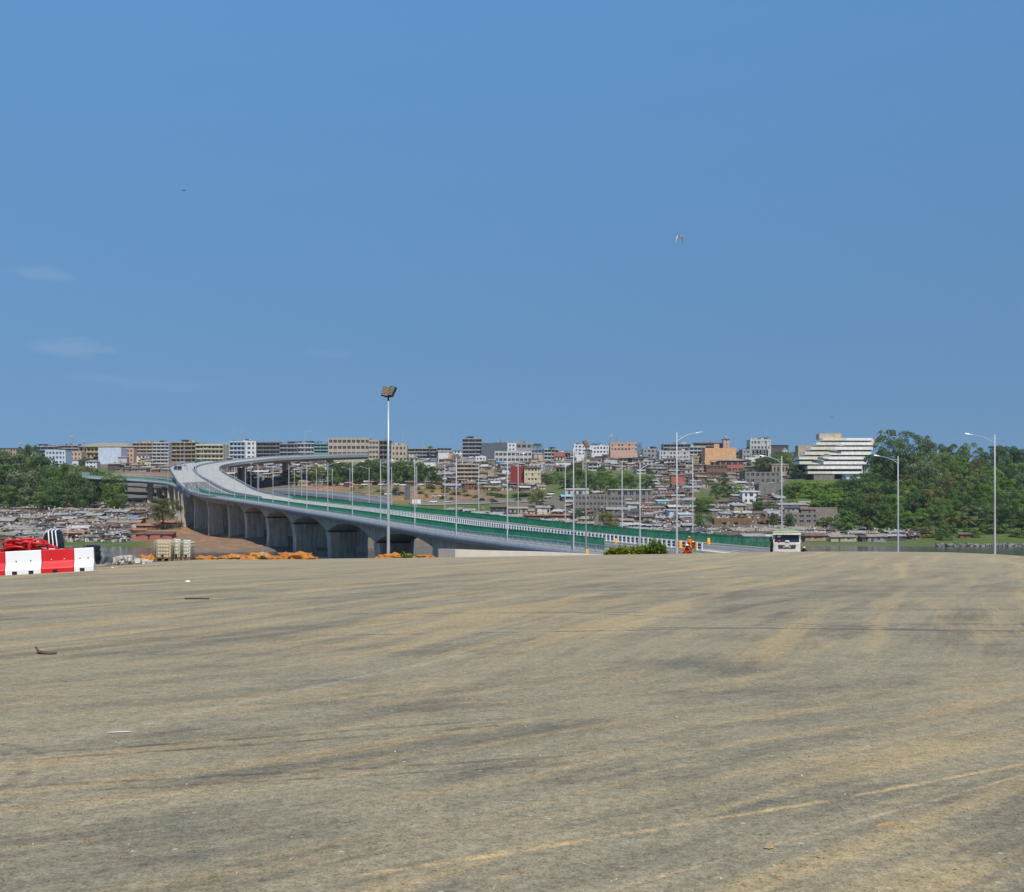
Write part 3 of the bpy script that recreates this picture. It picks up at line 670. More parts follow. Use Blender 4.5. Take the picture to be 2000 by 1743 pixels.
for px, py, d, q, hh, lab in ((393, 926, 590, 1, 1.25, "thin distant street lamp on the barrier wall between the two upper carriageways"), (437, 905, 700, -1, 1.25, "thin distant street lamp in front of the slim grey block, beyond the viaduct bend"), (441, 905, 712, 1, 1.25, "thin distant street lamp just right of its twin beyond the viaduct bend"), (596, 889, 740, 1, 1.45, "thin tall street lamp rising above the skyline from the curved viaduct"), (352, 906, 700, -1, 1.25, "thin distant street lamp at the top of the town ramp, left of a twin"), (361, 906, 720, 1, 1.25, "thin distant street lamp at the top of the town ramp, right of a twin")):
    place_lamp(W(px, py, d), aR + (0 if q > 0 else math.pi), lab, h=hh, group="street lamps on the viaduct")
# ------------------------------------------------------------------ town: buildings
WALL = {
    'white': (0.66, 0.67, 0.68), 'pale blue': (0.52, 0.60, 0.68), 'pink': (0.55, 0.36, 0.27), 'yellow': (0.53, 0.42, 0.215), 'grey': (0.34, 0.34, 0.335), 'beige': (0.50, 0.42, 0.32),
    'peach': (0.66, 0.385, 0.20), 'cream': (0.56, 0.50, 0.33), 'red': (0.25, 0.045, 0.04), 'slate': (0.115, 0.135, 0.155), 'tan': (0.40, 0.315, 0.21), 'brown': (0.22, 0.135, 0.075),
    'block': (0.225, 0.215, 0.19), 'dark': (0.11, 0.10, 0.092), 'teal': (0.20, 0.36, 0.36), 'rose': (0.42, 0.135, 0.105), 'light': (0.50, 0.50, 0.48), 'ivory': (0.70, 0.66, 0.54), 'bright': (0.84, 0.83, 0.79)}
for k, c in WALL.items(): M['w_' + k] = mat(k + ' wall', c, 0.9, 0.13, 0.5, streak=0.30 if k in ('grey', 'block', 'tan', 'brown', 'beige', 'dark') else 0.16)
ROOF = {'rusty': (0.17, 0.10, 0.066), 'brown': (0.13, 0.082, 0.055), 'grey': (0.30, 0.295, 0.28), 'pale': (0.46, 0.455, 0.42), 'charcoal': (0.075, 0.07, 0.068), 'tan': (0.285, 0.24, 0.18), 'blue': (0.12, 0.22, 0.32), 'orange': (0.34, 0.15, 0.075), 'turquoise': (0.20, 0.45, 0.46)}
for k, c in ROOF.items(): M['r_' + k] = mat(k + ' sheet roof', c, 0.7, 0.35, 0.5, streak=0.12, metal=0.0)
M['timber'] = mat('door timber', (0.10, 0.065, 0.04), 0.8, 0.3, 2, randv=.4)
M['curtain'] = mat('faded cloth', (0.35, 0.30, 0.27), 0.9, 0.4, 1, randv=.5)
_wm = {}
def win_mesh():
    if 'w' not in _wm:
        mb = MB(); mb.mat = 0; mb.box((0, 0.03, 0), (1, 0.06, 1)); mb.mat = 1
        for c, d in (((0, -.01, .47), (1, .08, .06)), ((0, -.01, -.47), (1, .08, .06)), ((.47, -.01, 0), (.06, .08, .88)), ((-.47, -.01, 0), (.06, .08, .88)), ((0, -.01, 0), (.05, .07, .88))): mb.box(c, d)
        _wm['w'] = mb.mesh("window", [M['win_dark'], M['w_grey']])
        mb = MB(); mb.box((0, .03, 0), (1, .06, 1)); _wm['d'] = mb.mesh("opening", [M['win_dark']])
    return _wm
BLD = []
def antenna(root, x, y, z, h):
    mb = MB(); mb.tube([(x, y, z), (x, y, z + h)], .07, 4)
    for k in (.7, .85): mb.box((x, y, z + h * k), (.9, .06, .06))
    mb.build("antenna", M['dark_steel'], root)
def building(label, px0, px1, yt, yb, wall, style='win', name="apartment_block", cat="building", floors=None, bays=None, roof='flat', rmat=None, d=None, dep=None, rot=0.0, acc=None, group=None, side=0, found=6.0, band=None, clutter=1):
    pxm = (px0 + px1) / 2; d = d or hit(pxm, yb)
    w = (px1 - px0) * d / F; zt = EYE + (HOR - yt) * d / F; zb = EYE + (HOR - yb) * d / F
    H = max(2.2, zt - zb); dep = dep or max(7, min(16, w * .75))
    x = (pxm - 1000) * d / F
    root = empty(name, (x, d, zb), rot, label, cat, group)
    wm = M['w_' + wall]; am = M['w_' + (acc or wall)]
    nf = floors or max(1, round(H / 3.15)); nb = bays or max(1, round(w / 3.3)); nb = min(nb, 14)
    fh = H / nf; bw = w / nb; wi = win_mesh()
    BLD.append((px0, px1, yt, yb))
    pan = 0.9 if roof == 'flat' else 0.0
    mb = MB()
    if style == 'blank':
        mb.box((0, dep / 2, (H - found) / 2), (w, dep, H + found))
    else:
        rec = 1.4 if style == 'balcony' else 0.35
        mb.box((0, rec + (dep - rec) / 2, (H - found) / 2), (w - .1, dep - rec, H + found))          # core behind the facade
        mb.box((0, rec / 2, -found / 2), (w, rec, found))
        if style == 'balcony':
            for k in range(nf + 1):
                z = k * fh; mb.box((0, rec / 2, z), (w, rec + .5, .26))
                if 0 < k < nf or (k == 0 and nf > 1): mb.box((0, -.18, z + .55), (w, .14, .9))
            for i in range(0, nb + 1, 2 if nb > 4 else 1): mb.box((-w / 2 + min(max(i * bw, .15), w - .15), rec / 2, H / 2), (.3, rec - .05, H - .3))
        else:
            for i in range(nb + 1):                                                                      # piers
                pw = bw * (.42 if style == 'win' else .22); mb.box((-w / 2 + min(max(i * bw, pw / 2), w - pw / 2), rec / 2, H / 2), (pw, rec, H))
            for k in range(nf + 1):                                                                      # spandrels
                z0 = 0 if k == 0 else k * fh - fh * .20; z1 = H if k == nf else k * fh + fh * .30
                mb.box((0, rec / 2 + .02, (z0 + z1) / 2), (w - .02, rec - .04, z1 - z0))
    if pan:
        for c, q in (((0, .1, H + .35), (w + .1, .22, .7)), ((0, dep - .1, H + .35), (w + .1, .22, .7)), ((-w / 2 + .1, dep / 2, H + .35), (.22, dep, .7)), ((w / 2 - .1, dep / 2, H + .35), (.22, dep, .7))): mb.box(c, q)
    mb.build("wall", wm, root, fix=False)
    if band:
        mb = MB(); mb.box((0, -.12, H - fh * .1), (w + .3, .3, fh * .2)); mb.build("band", M['w_' + band], root)
    nwin = 0
    if style in ('win', 'grid', 'balcony'):
        for k in range(nf):
            for i in range(nb):
                if nwin >= 60: break
                if style == 'win' and rnd.random() < .12: continue
                o = link("window", wi['w'] if style != 'balcony' else wi['d'], root); rec = 1.4 if style == 'balcony' else .35
                ww = bw * (.60 if style == 'win' else .8 if style == 'grid' else .55); hh = fh * .5 if style != 'balcony' else fh * .62
                o.location = (-w / 2 + (i + .5) * bw, rec - .08, k * fh + fh * (.55 if style != 'balcony' else .42)); o.scale = (ww, 1, hh); nwin += 1
    # openings on the visible flank
    if side:
        for k in range(nf):
            for i in range(max(1, round(dep / 4))):
                o = link("window", wi['w'], root); o.rotation_euler = (0, 0, R(90) * side); o.scale = (1.3, 1, 1.3)
                o.location = (w / 2 * side + .0 * side, 2 + i * 4, k * fh + fh * .55)
    rm = M['r_' + (rmat or 'grey')]
    if roof == 'hip':
        mb = MB(); o_ = .7; rh = min(4.5, w * .13); a = w * .22
        mb.add([(-w / 2 - o_, -o_, H), (w / 2 + o_, -o_, H), (w / 2 + o_, dep + o_, H), (-w / 2 - o_, dep + o_, H), (-w / 2 + a, dep / 2, H + rh), (w / 2 - a, dep / 2, H + rh)], [(0, 1, 5, 4), (1, 2, 5), (2, 3, 4, 5), (3, 0, 4), (3, 2, 1, 0)]); mb.build("roof", rm, root)
    elif roof == 'shed':
        mb = MB(); o_ = .5; s = rnd.choice((-1, 1)) * .5
        mb.hexa([(-w / 2 - o_, -o_, H + .1), (w / 2 + o_, -o_, H + .1), (w / 2 + o_, dep + o_, H + 1.1), (-w / 2 - o_, dep + o_, H + 1.1), (-w / 2 - o_, -o_, H + .25), (w / 2 + o_, -o_, H + .25), (w / 2 + o_, dep + o_, H + 1.25), (-w / 2 - o_, dep + o_, H + 1.25)]); mb.build("roof", rm, root)
    elif roof == 'gable':
        mb = MB(); o_ = .5; rh = w * .22
        for s in (-1, 1): mb.hexa([(0, -o_, H + rh), (s * (w / 2 + o_), -o_, H - .1), (s * (w / 2 + o_), dep + o_, H - .1), (0, dep + o_, H + rh), (0, -o_, H + rh + .15), (s * (w / 2 + o_), -o_, H + .05), (s * (w / 2 + o_), dep + o_, H + .05), (0, dep + o_, H + rh + .15)])
        mb.build("roof", rm, root)
        mb = MB(); mb.add([(-w / 2, .05, H), (w / 2, .05, H), (0, .05, H + rh), (-w / 2, dep - .05, H), (w / 2, dep - .05, H), (0, dep - .05, H + rh)], [(0, 1, 2), (5, 4, 3)]); mb.build("gable", wm, root, fix=False)
    if roof == 'flat' and clutter:
        mb = MB()
        if w > 12 and rnd.random() < .7:
            mb.box((rnd.uniform(-.3, .3) * w, dep * .5, H + 1.2), (w * rnd.uniform(.18, .4), dep * .5, 2.4)); mb.build("stair_head", wm, root)
            if rnd.random() < .6:
                mb = MB(); q = rnd.uniform(-.25, .25) * w; mb.box((q, dep * .5, H + 2.6), (w * rnd.uniform(.3, .55), dep * .7, .15)); 
                for sx in (-.13, .13): mb.box((q + sx * w, dep * .3, H + 1.3), (.15, .15, 2.5))
                mb.build("roof_canopy", M['r_' + rnd.choice(('charcoal', 'brown', 'grey', 'pale'))], root)
        if rnd.random() < .6:
            mb = MB(); q = rnd.uniform(-.4, .4) * w; mb.tube([(q, 2, H), (q, 2, H + 1.7)], .7, 10); mb.build("water_tank", M['black'] if rnd.random() < .6 else M['w_pale blue'], root)
        for _q in range(rnd.randint(2, 6)):
            mb = MB(); bw_, bh_ = rnd.uniform(1.2, 4), rnd.uniform(1.0, 2.6); mb.box((rnd.uniform(-.42, .42) * w, rnd.uniform(1, dep - 1), H + bh_ / 2), (bw_, rnd.uniform(1.2, 3), bh_)); mb.box((0, 0, 0), (.01, .01, .01)) if 0 else None
            mb.build("roof_shed", M[rnd.choice(('w_block', 'w_dark', 'r_rusty', 'r_grey', 'w_light', 'w_tan'))], root)
        if rnd.random() < .65: antenna(root, rnd.uniform(-.4, .4) * w, rnd.uniform(1, dep - 1), H, rnd.uniform(2.5, 5))
    return root, w, H, dep, d

B = building
# left skyline
B("low orange roofed house at the left end of the skyline behind the trees", -8, 32, 876, 892, 'tan', roof='shed', rmat='orange', name="house", cat="house")
B("small grey house with dark roof above the left trees, beside the red roofed house", 33, 70, 878, 896, 'grey', roof='shed', rmat='charcoal', name="house", cat="house")
B("grey rooftop house behind the pale blue windowed block", 66, 112, 873, 900, 'grey', 'balcony', d=975)
B("grey flat roofed apartment block behind the pale blue and pink blocks", 112, 153, 871, 900, 'grey', 'balcony', d=985)
B("pale blue apartment block with four rows of small windows", 88, 128, 881, 917, 'pale blue', 'win', floors=4, bays=6, clutter=0)
B("pink apartment block with a dark stairwell beside the pale blue windowed block", 129, 159, 884, 910, 'pink', 'win', floors=3, bays=4, clutter=0)
B("broad yellow building under a wide brown hipped roof", 154, 257, 873, 906, 'yellow', 'balcony', name="hall", floors=3, roof='hip', rmat='tan', d=965, dep=22)
B("white blank sided block with one column of paired windows", 192, 236.5, 876, 907, 'pale blue', 'blank', clutter=0)
B("pink brick flank building beside the white blank sided block", 237, 261, 877, 904, 'pink', 'win', floors=3, bays=3, clutter=0)
B("beige apartment block with long balconies right of the yellow hall", 258, 300, 866, 906, 'beige', 'balcony', d=968)
B("grey white balcony apartment block above the exit ramp", 297, 330, 866, 906, 'light', 'balcony')
B("beige five storey apartment block above the end of the ramp", 329, 381, 865, 904, 'tan', 'balcony', floors=5)
B("cream yellow apartment block above the end of the town ramp, beside a slim grey one", 382, 435, 869, 906, 'cream', 'balcony', floors=4, bays=7, band='cream')
B("slim grey building between the cream yellow and the pale blue blocks", 436, 449, 870, 900, 'grey', 'win', bays=2)
B("pale blue stepped apartment block beyond the viaduct", 448, 478, 864, 898, 'pale blue', 'balcony', floors=4, d=955)
B("tall white flat fronted block beside the pale blue stepped block", 472, 500, 863, 898, 'white', 'win', floors=4, bays=3, d=958)
B("grey brown apartment block over the curved viaduct, next to the white block", 500, 547, 865, 895, 'block', 'balcony', floors=4)
B("dark grey apartment block over the curved viaduct, second after the white block", 546, 582, 868, 893, 'grey', 'balcony', floors=3)
B("light grey apartment block over the curved viaduct, third after the white block", 580, 614, 867, 893, 'light', 'balcony', floors=3)
B("grey teal balcony block left of the long beige school", 612, 645, 868, 893, 'teal', 'balcony', floors=4)
sch = B("long beige school building with three rows of window bays", 641, 722, 857, 893, 'beige', 'grid', name="school", floors=3, bays=9, clutter=0, d=945)
B("narrow beige stair wing of the school with four rows of openings", 720, 740, 861, 898, 'beige', 'grid', floors=4, bays=3, clutter=0, d=938)
B("dark balcony apartment block behind the floodlight mast", 740, 764, 862, 899, 'block', 'balcony', floors=4)
B("beige apartment block with arched upper windows right of the floodlight mast", 764, 795, 871, 903, 'beige', 'win', floors=3, bays=4)
B("low grey apartment block with yellow rooftop room below the single palm", 796, 853, 877, 897, 'grey', 'balcony', floors=3)
B("white low building on the skyline beside the round tree", 856, 877, 886, 899, 'white', 'blank', d=955)
B("tiny pink house on the skyline beside the round tree", 876, 884, 888, 899, 'pink', 'blank', name="house", cat="house", d=950)
# centre
B("grey five storey block with dark window bands standing highest in the centre", 903, 941, 858, 895, 'grey', 'balcony', floors=5, bays=6, d=930)
B("dark slate clad block with blank facade", 940, 966, 867, 895, 'slate', 'blank', d=925, clutter=0)
B("second dark slate block beside the white block with paired windows", 966, 991, 866, 895, 'slate', 'blank', d=932)
B("small white block with paired windows between the slate and grey blocks", 991, 1008, 867, 890, 'white', 'win', floors=3, bays=2, d=930, clutter=0)
B("grey concrete shell with large dark openings above the white long building", 1008, 1039, 866, 892, 'grey', 'grid', floors=2, bays=3, d=935)
B("long white two storey building with dark balconies and a yellow column", 966, 1039, 883, 904, 'light', 'grid', floors=2, bays=9, clutter=0)
B("beige four storey balcony block with stepped top", 892, 936, 908, 940, 'beige', 'balcony', floors=4, bays=6)
B("tall red apartment block with small white windows", 997, 1024, 913, 950, 'red', 'blank', floors=4, clutter=0)
B("cream four storey block with angled balconies and dark pyramid roof", 1024, 1056, 914, 950, 'cream', 'win', floors=4, bays=5, roof='hip', rmat='brown')
B("red walled house on the slope near the tall palm", 1082, 1104, 885, 897, 'rose', 'blank', name="house", cat="house")
B("white upper building behind the second floodlight", 1121, 1144, 870, 890, 'white', 'win', floors=3, bays=3)
B("white long house on the ridge beside the second floodlight", 1152, 1190, 872, 887, 'white', 'win', floors=2)
B("pink walled long building on the ridge under the lattice mast", 1192, 1246, 866, 882, 'pink', 'win', floors=2, bays=8, d=955)
B("grey apartment house with a flat roof beside the blue hoarding", 1256, 1287, 878, 903, 'grey', 'win', floors=3)
B("wide grey apartment block with a row of small windows behind the tall lamp", 1288, 1347, 882, 905, 'light', 'win', floors=3, bays=9)
B("dark roofed upper house behind the wide grey apartment block", 1296, 1350, 868, 890, 'grey', 'balcony', d=955)
B("pale grey balcony block beside the peach blank wall", 1347, 1378, 874, 904, 'light', 'balcony', floors=4)
B("dark flat roofed building behind the peach wall", 1358, 1426, 866, 890, 'block', 'balcony', d=960)
r_, w_, H_, dp_, d_ = B("large peach building with a blank wall", 1377, 1438, 877, 908, 'peach', 'blank', clutter=0)
mb = MB(); mb.box((-.13 * w_, .8, H_ + 2.0), (w_ * .17, 1.6, 4.0)); mb.build("chimney_wall", M['w_peach'], r_)
r_, w_, H_, dp_, d_ = B("pinkish church tower with a small cupola behind the peach wall", 1413, 1425, 858, 885, 'pink', 'win', name="church_tower", cat="tower", floors=4, bays=1, d=950, clutter=0, roof='hip', rmat='grey')
mb = MB(); mb.tube([(0, 3, H_), (0, 3, H_ + 2), (0, 3, H_ + 3.4)], [1.4, 1.4, .3], 8); antenna(r_, 0, 3, H_ + 3, 3); mb.build("cupola", M['w_grey'], r_)
B("rust stained brown ruin below the peach wall", 1380, 1421, 908, 933, 'brown', 'grid', name="house", cat="house", floors=2, bays=6, roof='none')
B("red walled house with brown hipped roof beside the peach wall", 1406, 1453, 900, 925, 'rose', 'grid', name="house", cat="house", floors=2, bays=4, roof='hip', rmat='tan')
B("pale grey villa with rooftop terrace left of the rounded ridge tree", 1465, 1506, 860, 890, 'light', 'win', floors=3, bays=6)
B("grey house on the ridge below the pale villa", 1450, 1500, 879, 897, 'grey', 'win', floors=2)
B("dark brown ridge house with tin roof beside the rounded ridge tree", 1506, 1540, 870, 892, 'dark', 'win', roof='shed', rmat='charcoal', floors=2)
B("salmon gabled house wall in the middle of the slope", 1311, 1337, 929, 949, 'rose', 'blank', name="house", cat="house", roof='shed', rmat='orange')
B("large unfinished grey block tenement with three storeys", 1122, 1187, 968, 1002, 'block', 'win', name="tenement", floors=3, bays=9, clutter=0)
B("grey block tenement wing with tan end wall, uphill of the dark tree", 1186, 1222, 970, 1000, 'block', 'win', name="tenement", floors=3, bays=5, clutter=0)
B("pale roofed concrete house behind the grey block tenement", 1105, 1150, 957, 970, 'light', 'win', name="house", cat="house", roof='shed', rmat='pale', floors=1)
B("long dark concrete house behind the tenement wing", 1192, 1275, 958, 985, 'block', 'win', name="house", cat="house", roof='shed', rmat='pale', floors=2, bays=7)
B("pale blue shed beside the far green fence lamp", 1327, 1352, 1006, 1018, 'pale blue', 'blank', name="shed", cat="shed", roof='shed', rmat='pale')
B("grey retaining house wall under the terraced white building's neighbour", 1455, 1525, 922, 946, 'block', 'win', name="house", cat="house", floors=2, roof='none')
B("tan house with window and pale awning under the rounded ridge tree", 1508, 1541, 908, 928, 'tan', 'win', name="house", cat="house", roof='shed', rmat='pale', floors=1)
B("white walled house with blue tarpaulin and pale roof above the conifer", 1450, 1485, 962, 985, 'white', 'win', name="house", cat="house", roof='shed', rmat='pale', floors=2)
B("long grey mossy wall house right of the white walled house", 1482, 1528, 945, 972, 'block', 'blank', name="house", cat="house", roof='none')
B("low grey block shop beside the on-ramp field", 957, 995, 991, 1005, 'dark', 'grid', name="house", cat="house", roof='shed', rmat='rusty', floors=1)
B("tan annex between the grey block shop and the red tin roof", 994, 1030, 994, 1008, 'tan', 'win', name="house", cat="house", roof='shed', rmat='grey', floors=1)
B("long low shed with red and grey tin roof behind the green fence", 1030, 1120, 1008, 1020, 'dark', 'blank', name="shed", cat="shed", roof='shed', rmat='orange', dep=24)
B("long concrete retaining house above the shore shacks", 1395, 1505, 1012, 1024, 'brown', 'blank', name="house", cat="house", roof='none')
B("broken concrete walled compound above the shore behind the white truck", 1545, 1600, 1004, 1024, 'block', 'win', name="house", cat="house", roof='none', floors=2)

# white terraced building
def terraced():
    d = 725.0; k = d / F; cx = 1630
    root = empty("terraced_building", W(cx, 935, d), 0, "large white terraced building with long stepped balcony bands", "building")
    X = lambda px: (px - cx) * k; Z = lambda y: (935 - y) * k
    bands = [(1604, 1702, 856, 861.6), (1592, 1702, 864.3, 870.7), (1580, 1702, 873.4, 879.9), (1568, 1697, 883, 890), (1556, 1694, 892.7, 899), (1556, 1692, 902, 908.7), (1571, 1677, 911, 917.6), (1571, 1677, 922, 927.5)]
    step = [(1652, 856, 861.6), (1640, 864, 871), (1628, 873, 880), (1615, 883, 890), (1603, 892, 899), (1592, 902, 908), (1590, 911, 917), (1619, 922, 927)]
    BLD.append((1555, 1702, 850, 935))
    prev = 862
    for i, (a, b, y0, y1) in enumerate(bands):
        ov = 2.0 + i * .9                       # each lower floor steps further forward
        mb = MB(); zt, zb = Z(y0 + .35), Z(y1 - .45)
        mb.box(((X(a) + X(b)) / 2, -ov / 2 + 3, (zt + zb) / 2), (X(b) - X(a), ov + 6, zt - zb)); mb.build("balcony_band", M['w_bright'], root)
        mb = MB(); mb.box(((X(a) + X(step[i][0])) / 2, -ov - .12, (zt + zb) / 2), (X(step[i][0]) - X(a) - .2, .2, (zt - zb) * .96)); mb.build("balcony_panel", M['w_ivory'], root)
        nxt = bands[i + 1][2] if i < 7 else 935
        mb = MB(); z0, z1 = Z(nxt), Z(y1); mb.box(((X(a + 4) + X(b)) / 2, 4 - ov * .0 + 2, (z0 + z1) / 2), (X(b) - X(a + 4), 9, z1 - z0 + .2)); mb.build("wall", M['w_tan'], root)
        n = int((b - step[i][0]) / 7)
        for q in range(n):
            o = link("window", win_mesh()['d'], root); o.location = (X(step[i][0] + 5 + q * 7), 1.38, (z0 + z1) / 2); o.scale = (1.5, 1, max(.8, (z1 - z0) * .8))
        for q in range(n + 1):
            mb = MB(); mb.box((X(step[i][0] + 1.5 + q * 7), .3 - ov * .3, (z0 + z1) / 2), (.25, 1.2, z1 - z0)); mb.build("pier", M['w_light'], root)
    mb = MB(); mb.box(((X(1602) + X(1645)) / 2, 6, (Z(846.5) + Z(857)) / 2), (X(1645) - X(1602), 8, Z(846.5) - Z(857))); mb.build("roof_house", M['w_beige'], root)
    mb = MB(); mb.box(((X(1631) + X(1644)) / 2, 1.8, (Z(848) + Z(855)) / 2), (X(1644) - X(1631), .5, Z(848) - Z(855))); mb.build("roof_room", M['w_yellow'], root)
    mb = MB(); mb.box((X(1630), 10, Z(935) / 2 + 12), (X(1698) - X(1565), 8, 24)); mb.build("core", M['w_tan'], root)
    mb = MB(); mb.tube([(X(1706), 3, Z(866)), (X(1706), 3.6, Z(866))], 3.0, 20); mb.build("round_sign", M['w_yellow'], root)
    mb = MB(); mb.box((X(1603), -4, Z(930) - 2), (X(1618) - X(1578), 8, 8)); mb.build("podium", M['w_block'], root)
    for q in range(5):
        mb = MB(); mb.box((X(1680 + q * 4.5), -4, Z(915) - 1.2), (.7, .7, 6.5)); mb.build("column", M['w_white'], root)
    # outside stair zigzag on the stepped flank
    for i in range(1, 5):
        a, b = bands[i], bands[i + 1]; mb = MB(); x0, x1 = X(step[i][0] - 22), X(step[i][0] - 2)
        mb.hexa([(x0, -8, Z(a[3]) - .2), (x0 + 1, -8, Z(a[3]) - .2), (x1 + 1, -8, Z(b[2])), (x1, -8, Z(b[2])), (x0, -7, Z(a[3]) + .4), (x0 + 1, -7, Z(a[3]) + .4), (x1 + 1, -7, Z(b[2]) + .4), (x1, -7, Z(b[2]) + .4)]); mb.build("stair_flight", M['w_grey'], root)
terraced()
r_, *_x = B("small pale blue roofed building at the foot of the white terraced building", 1653, 1690, 930, 940, 'pale blue', 'blank', name="shed", cat="shed", roof='shed', rmat='blue', d=705)
# masts
def mast(label, px, yt, yb, d=960, lattice=False):
    x, z0 = (px - 1000) * d / F, EYE + (HOR - yb) * d / F; h = (yb - yt) * d / F
    root = empty("radio_mast", (x, d, z0), 0, label, "mast"); mb = MB()
    if lattice:
        for a in range(3): mb.tube([(1.1 * math.cos(a * 2.1), 1.1 * math.sin(a * 2.1), -4), (.4 * math.cos(a * 2.1), .4 * math.sin(a * 2.1), h)], .12, 4)
        for k in range(10):
            z = h * k / 10; q = 1.1 - .7 * k / 10; mb.tube([(q, 0, z), (-q * .5, q * .86, z + h / 12), (-q * .5, -q * .86, z + h / 10), (q, 0, z + h / 9)], .08, 4)
        mb.build("lattice", M['w_grey'], root); mb = MB()
        for k in range(4): mb.box((.9 * math.cos(k * 1.6), .9 * math.sin(k * 1.6), h * .9), (.4, .4, 2.2))
        mb.build("antenna", M['w_light'], root)
    else:
        mb.tube([(0, 0, -4), (0, 0, h)], [.22, .1], 5); mb.build("pole", M['w_grey'], root)
mast("lattice radio mast above the trees at the far left of the skyline", 40, 862, 900, lattice=True)
mast("tall lattice radio mast behind the grey flat roofed block", 141, 849, 890, lattice=True)
mast("short lattice radio mast left of the brown hipped roof", 164, 858, 890, lattice=True)
mast("lattice radio mast over the pink walled long building", 1194, 848, 885, lattice=True)
mast("thin radio pole over the pale blue stepped block", 456, 835, 880); mast("thin radio pole over the tall white block", 471, 832, 880)
mast("thin radio pole right of the floodlight mast", 787, 840, 890); mast("lone thin radio pole between the palm and the grey five storey block", 875, 846, 893)
mast("thin radio pole over the pale villa", 1497, 834, 880); mast("thin radio pole over the white upper building", 1118, 863, 890)

# filler houses along the crest and the upper slopes
cols = ['grey', 'block', 'light', 'beige', 'tan', 'white', 'dark', 'pink', 'cream']
FILL = []
def filler(px, w, yt, yb, d=None):
    wc = rnd.choice(cols[:7] if rnd.random() < .8 else cols); st = rnd.choice(('balcony', 'win', 'win', 'blank')); rf = rnd.choice(('flat', 'shed', 'shed', 'hip')); rm = rnd.choice(('charcoal', 'brown', 'grey', 'rusty', 'pale'))
    r = building("x", px - w / 2, px + w / 2, yt, yb, wc, st, name="town_house", cat="house", roof=rf, rmat=rm, d=d, rot=rnd.uniform(-.25, .25), group="houses of the hill town")[0]
    BLD.pop()
    FILL.append((r, (f"{wc} town house" if rf == 'flat' else f"{wc} town house with {rm} roof"), px, (yt + yb) / 2))
px = 66
while px < 1545:
    w = rnd.uniform(18, 34); filler(px, w, rnd.uniform(876, 886), 899, rnd.uniform(975, 1040)); px += w * rnd.uniform(.75, 1.1)
for (x0, x1, y0, y1, n) in ((800, 900, 897, 930, 9), (935, 1000, 905, 945, 7), (1040, 1130, 893, 925, 12), (1130, 1290, 890, 922, 22), (1240, 1380, 905, 930, 16), (1380, 1460, 900, 925, 3), (1450, 1530, 893, 925, 9), (100, 330, 903, 922, 12)):
    for i in range(n):
        w = rnd.uniform(15, 30); yb = y0 + (y1 - y0) * (i + .5) / n; filler(rnd.uniform(x0, x1), w, yb - rnd.uniform(9, 15), yb)

# ------------------------------------------------------------------ shacks
def shack_kind(w, dp, h, roof):
    wall = MB(); t = .15
    # walls with a doorway and a window hole in the front
    dx = rnd.uniform(-.25, .1) * w; wx = dx + w * .35; dw, dh = 1.0, min(1.95, h * .82)
    fr = [(-w / 2, dx - dw / 2, 0, h), (dx - dw / 2, dx + dw / 2, dh, h), (dx + dw / 2, wx - .5, 0, h), (wx - .5, wx + .5, 0, h * .42), (wx - .5, wx + .5, h * .78, h), (wx + .5, w / 2, 0, h)]
    for a, b, z0, z1 in fr:
        if b > a: wall.box(((a + b) / 2, t / 2, (z0 + z1) / 2), (b - a, t, z1 - z0))
    hb = h + (.9 if roof == 'shed' else 0)
    wall.box((0, dp - t / 2, hb / 2), (w, t, hb)); 
    for s in (-1, 1):
        x = s * (w / 2 - t / 2)
        wall.hexa([(x - t / 2, t, 0), (x + t / 2, t, 0), (x + t / 2, dp - t, 0), (x - t / 2, dp - t, 0), (x - t / 2, t, h), (x + t / 2, t, h), (x + t / 2, dp - t, hb), (x - t / 2, dp - t, hb)])
    wall.box((0, dp / 2, -1.5), (w, dp, 3.0))
    rf = MB(); o = .55; n = 7
    if roof == 'shed':
        cells = [(w + 2 * o) * (k + rnd.uniform(-.2, .2) * (0 < k < n)) / n - w / 2 - o for k in range(n + 1)]
        for k in range(n):
            a, b = cells[k], cells[k + 1]; j = rnd.uniform(0, .09); e = rnd.uniform(-.25, .15)
            z0, z1 = h - .02 + j, h + 1.05 + j
            rf.hexa([(a, -o - e, z0 - .1), (b + .1, -o - e, z0 - .1), (b + .1, dp + o, z1), (a, dp + o, z1), (a, -o - e, z0 - .03), (b + .1, -o - e, z0 - .03), (b + .1, dp + o, z1 + .07), (a, dp + o, z1 + .07)])
    else:
        rh = 1.1
        for s in (0, 1):
            for k in range(n):
                a = -w / 2 - o + (w + 2 * o) * k / n; b = a + (w + 2 * o) / n + .08; j = rnd.uniform(0, .08); e = rnd.uniform(-.2, .15)
                y0, y1 = (-o - e, dp / 2) if s == 0 else (dp + o, dp / 2)
                rf.hexa([(a, y0, h - .12 + j), (b, y0, h - .12 + j), (b, y1, h + rh + j), (a, y1, h + rh + j), (a, y0, h - .05 + j), (b, y0, h - .05 + j), (b, y1, h + rh + .07 + j), (a, y1, h + rh + .07 + j)])
    dr = MB(); dr.box((dx, t * .5, dh / 2), (dw, .06, dh)); wn = MB(); wn.box((wx, t * .6, h * .6), (1.0, .05, h * .36))
    return wall.mesh("wall", [M['w_tan']]), rf.mesh("roof", [M['r_rusty']]), dr.mesh("door", [M['timber']]), wn.mesh("window", [M['win_dark']]), w, h
SK = [shack_kind(*a) for a in ((5, 5, 2.3, 'shed'), (7.5, 5, 2.5, 'shed'), (10, 6, 2.5, 'shed'), (13, 6, 2.4, 'shed'), (6, 6, 2.4, 'gable'), (9, 6, 2.6, 'gable'), (16, 6, 2.5, 'shed'), (6.5, 5, 4.2, 'shed'))]
SHACK = []; PLAN = []
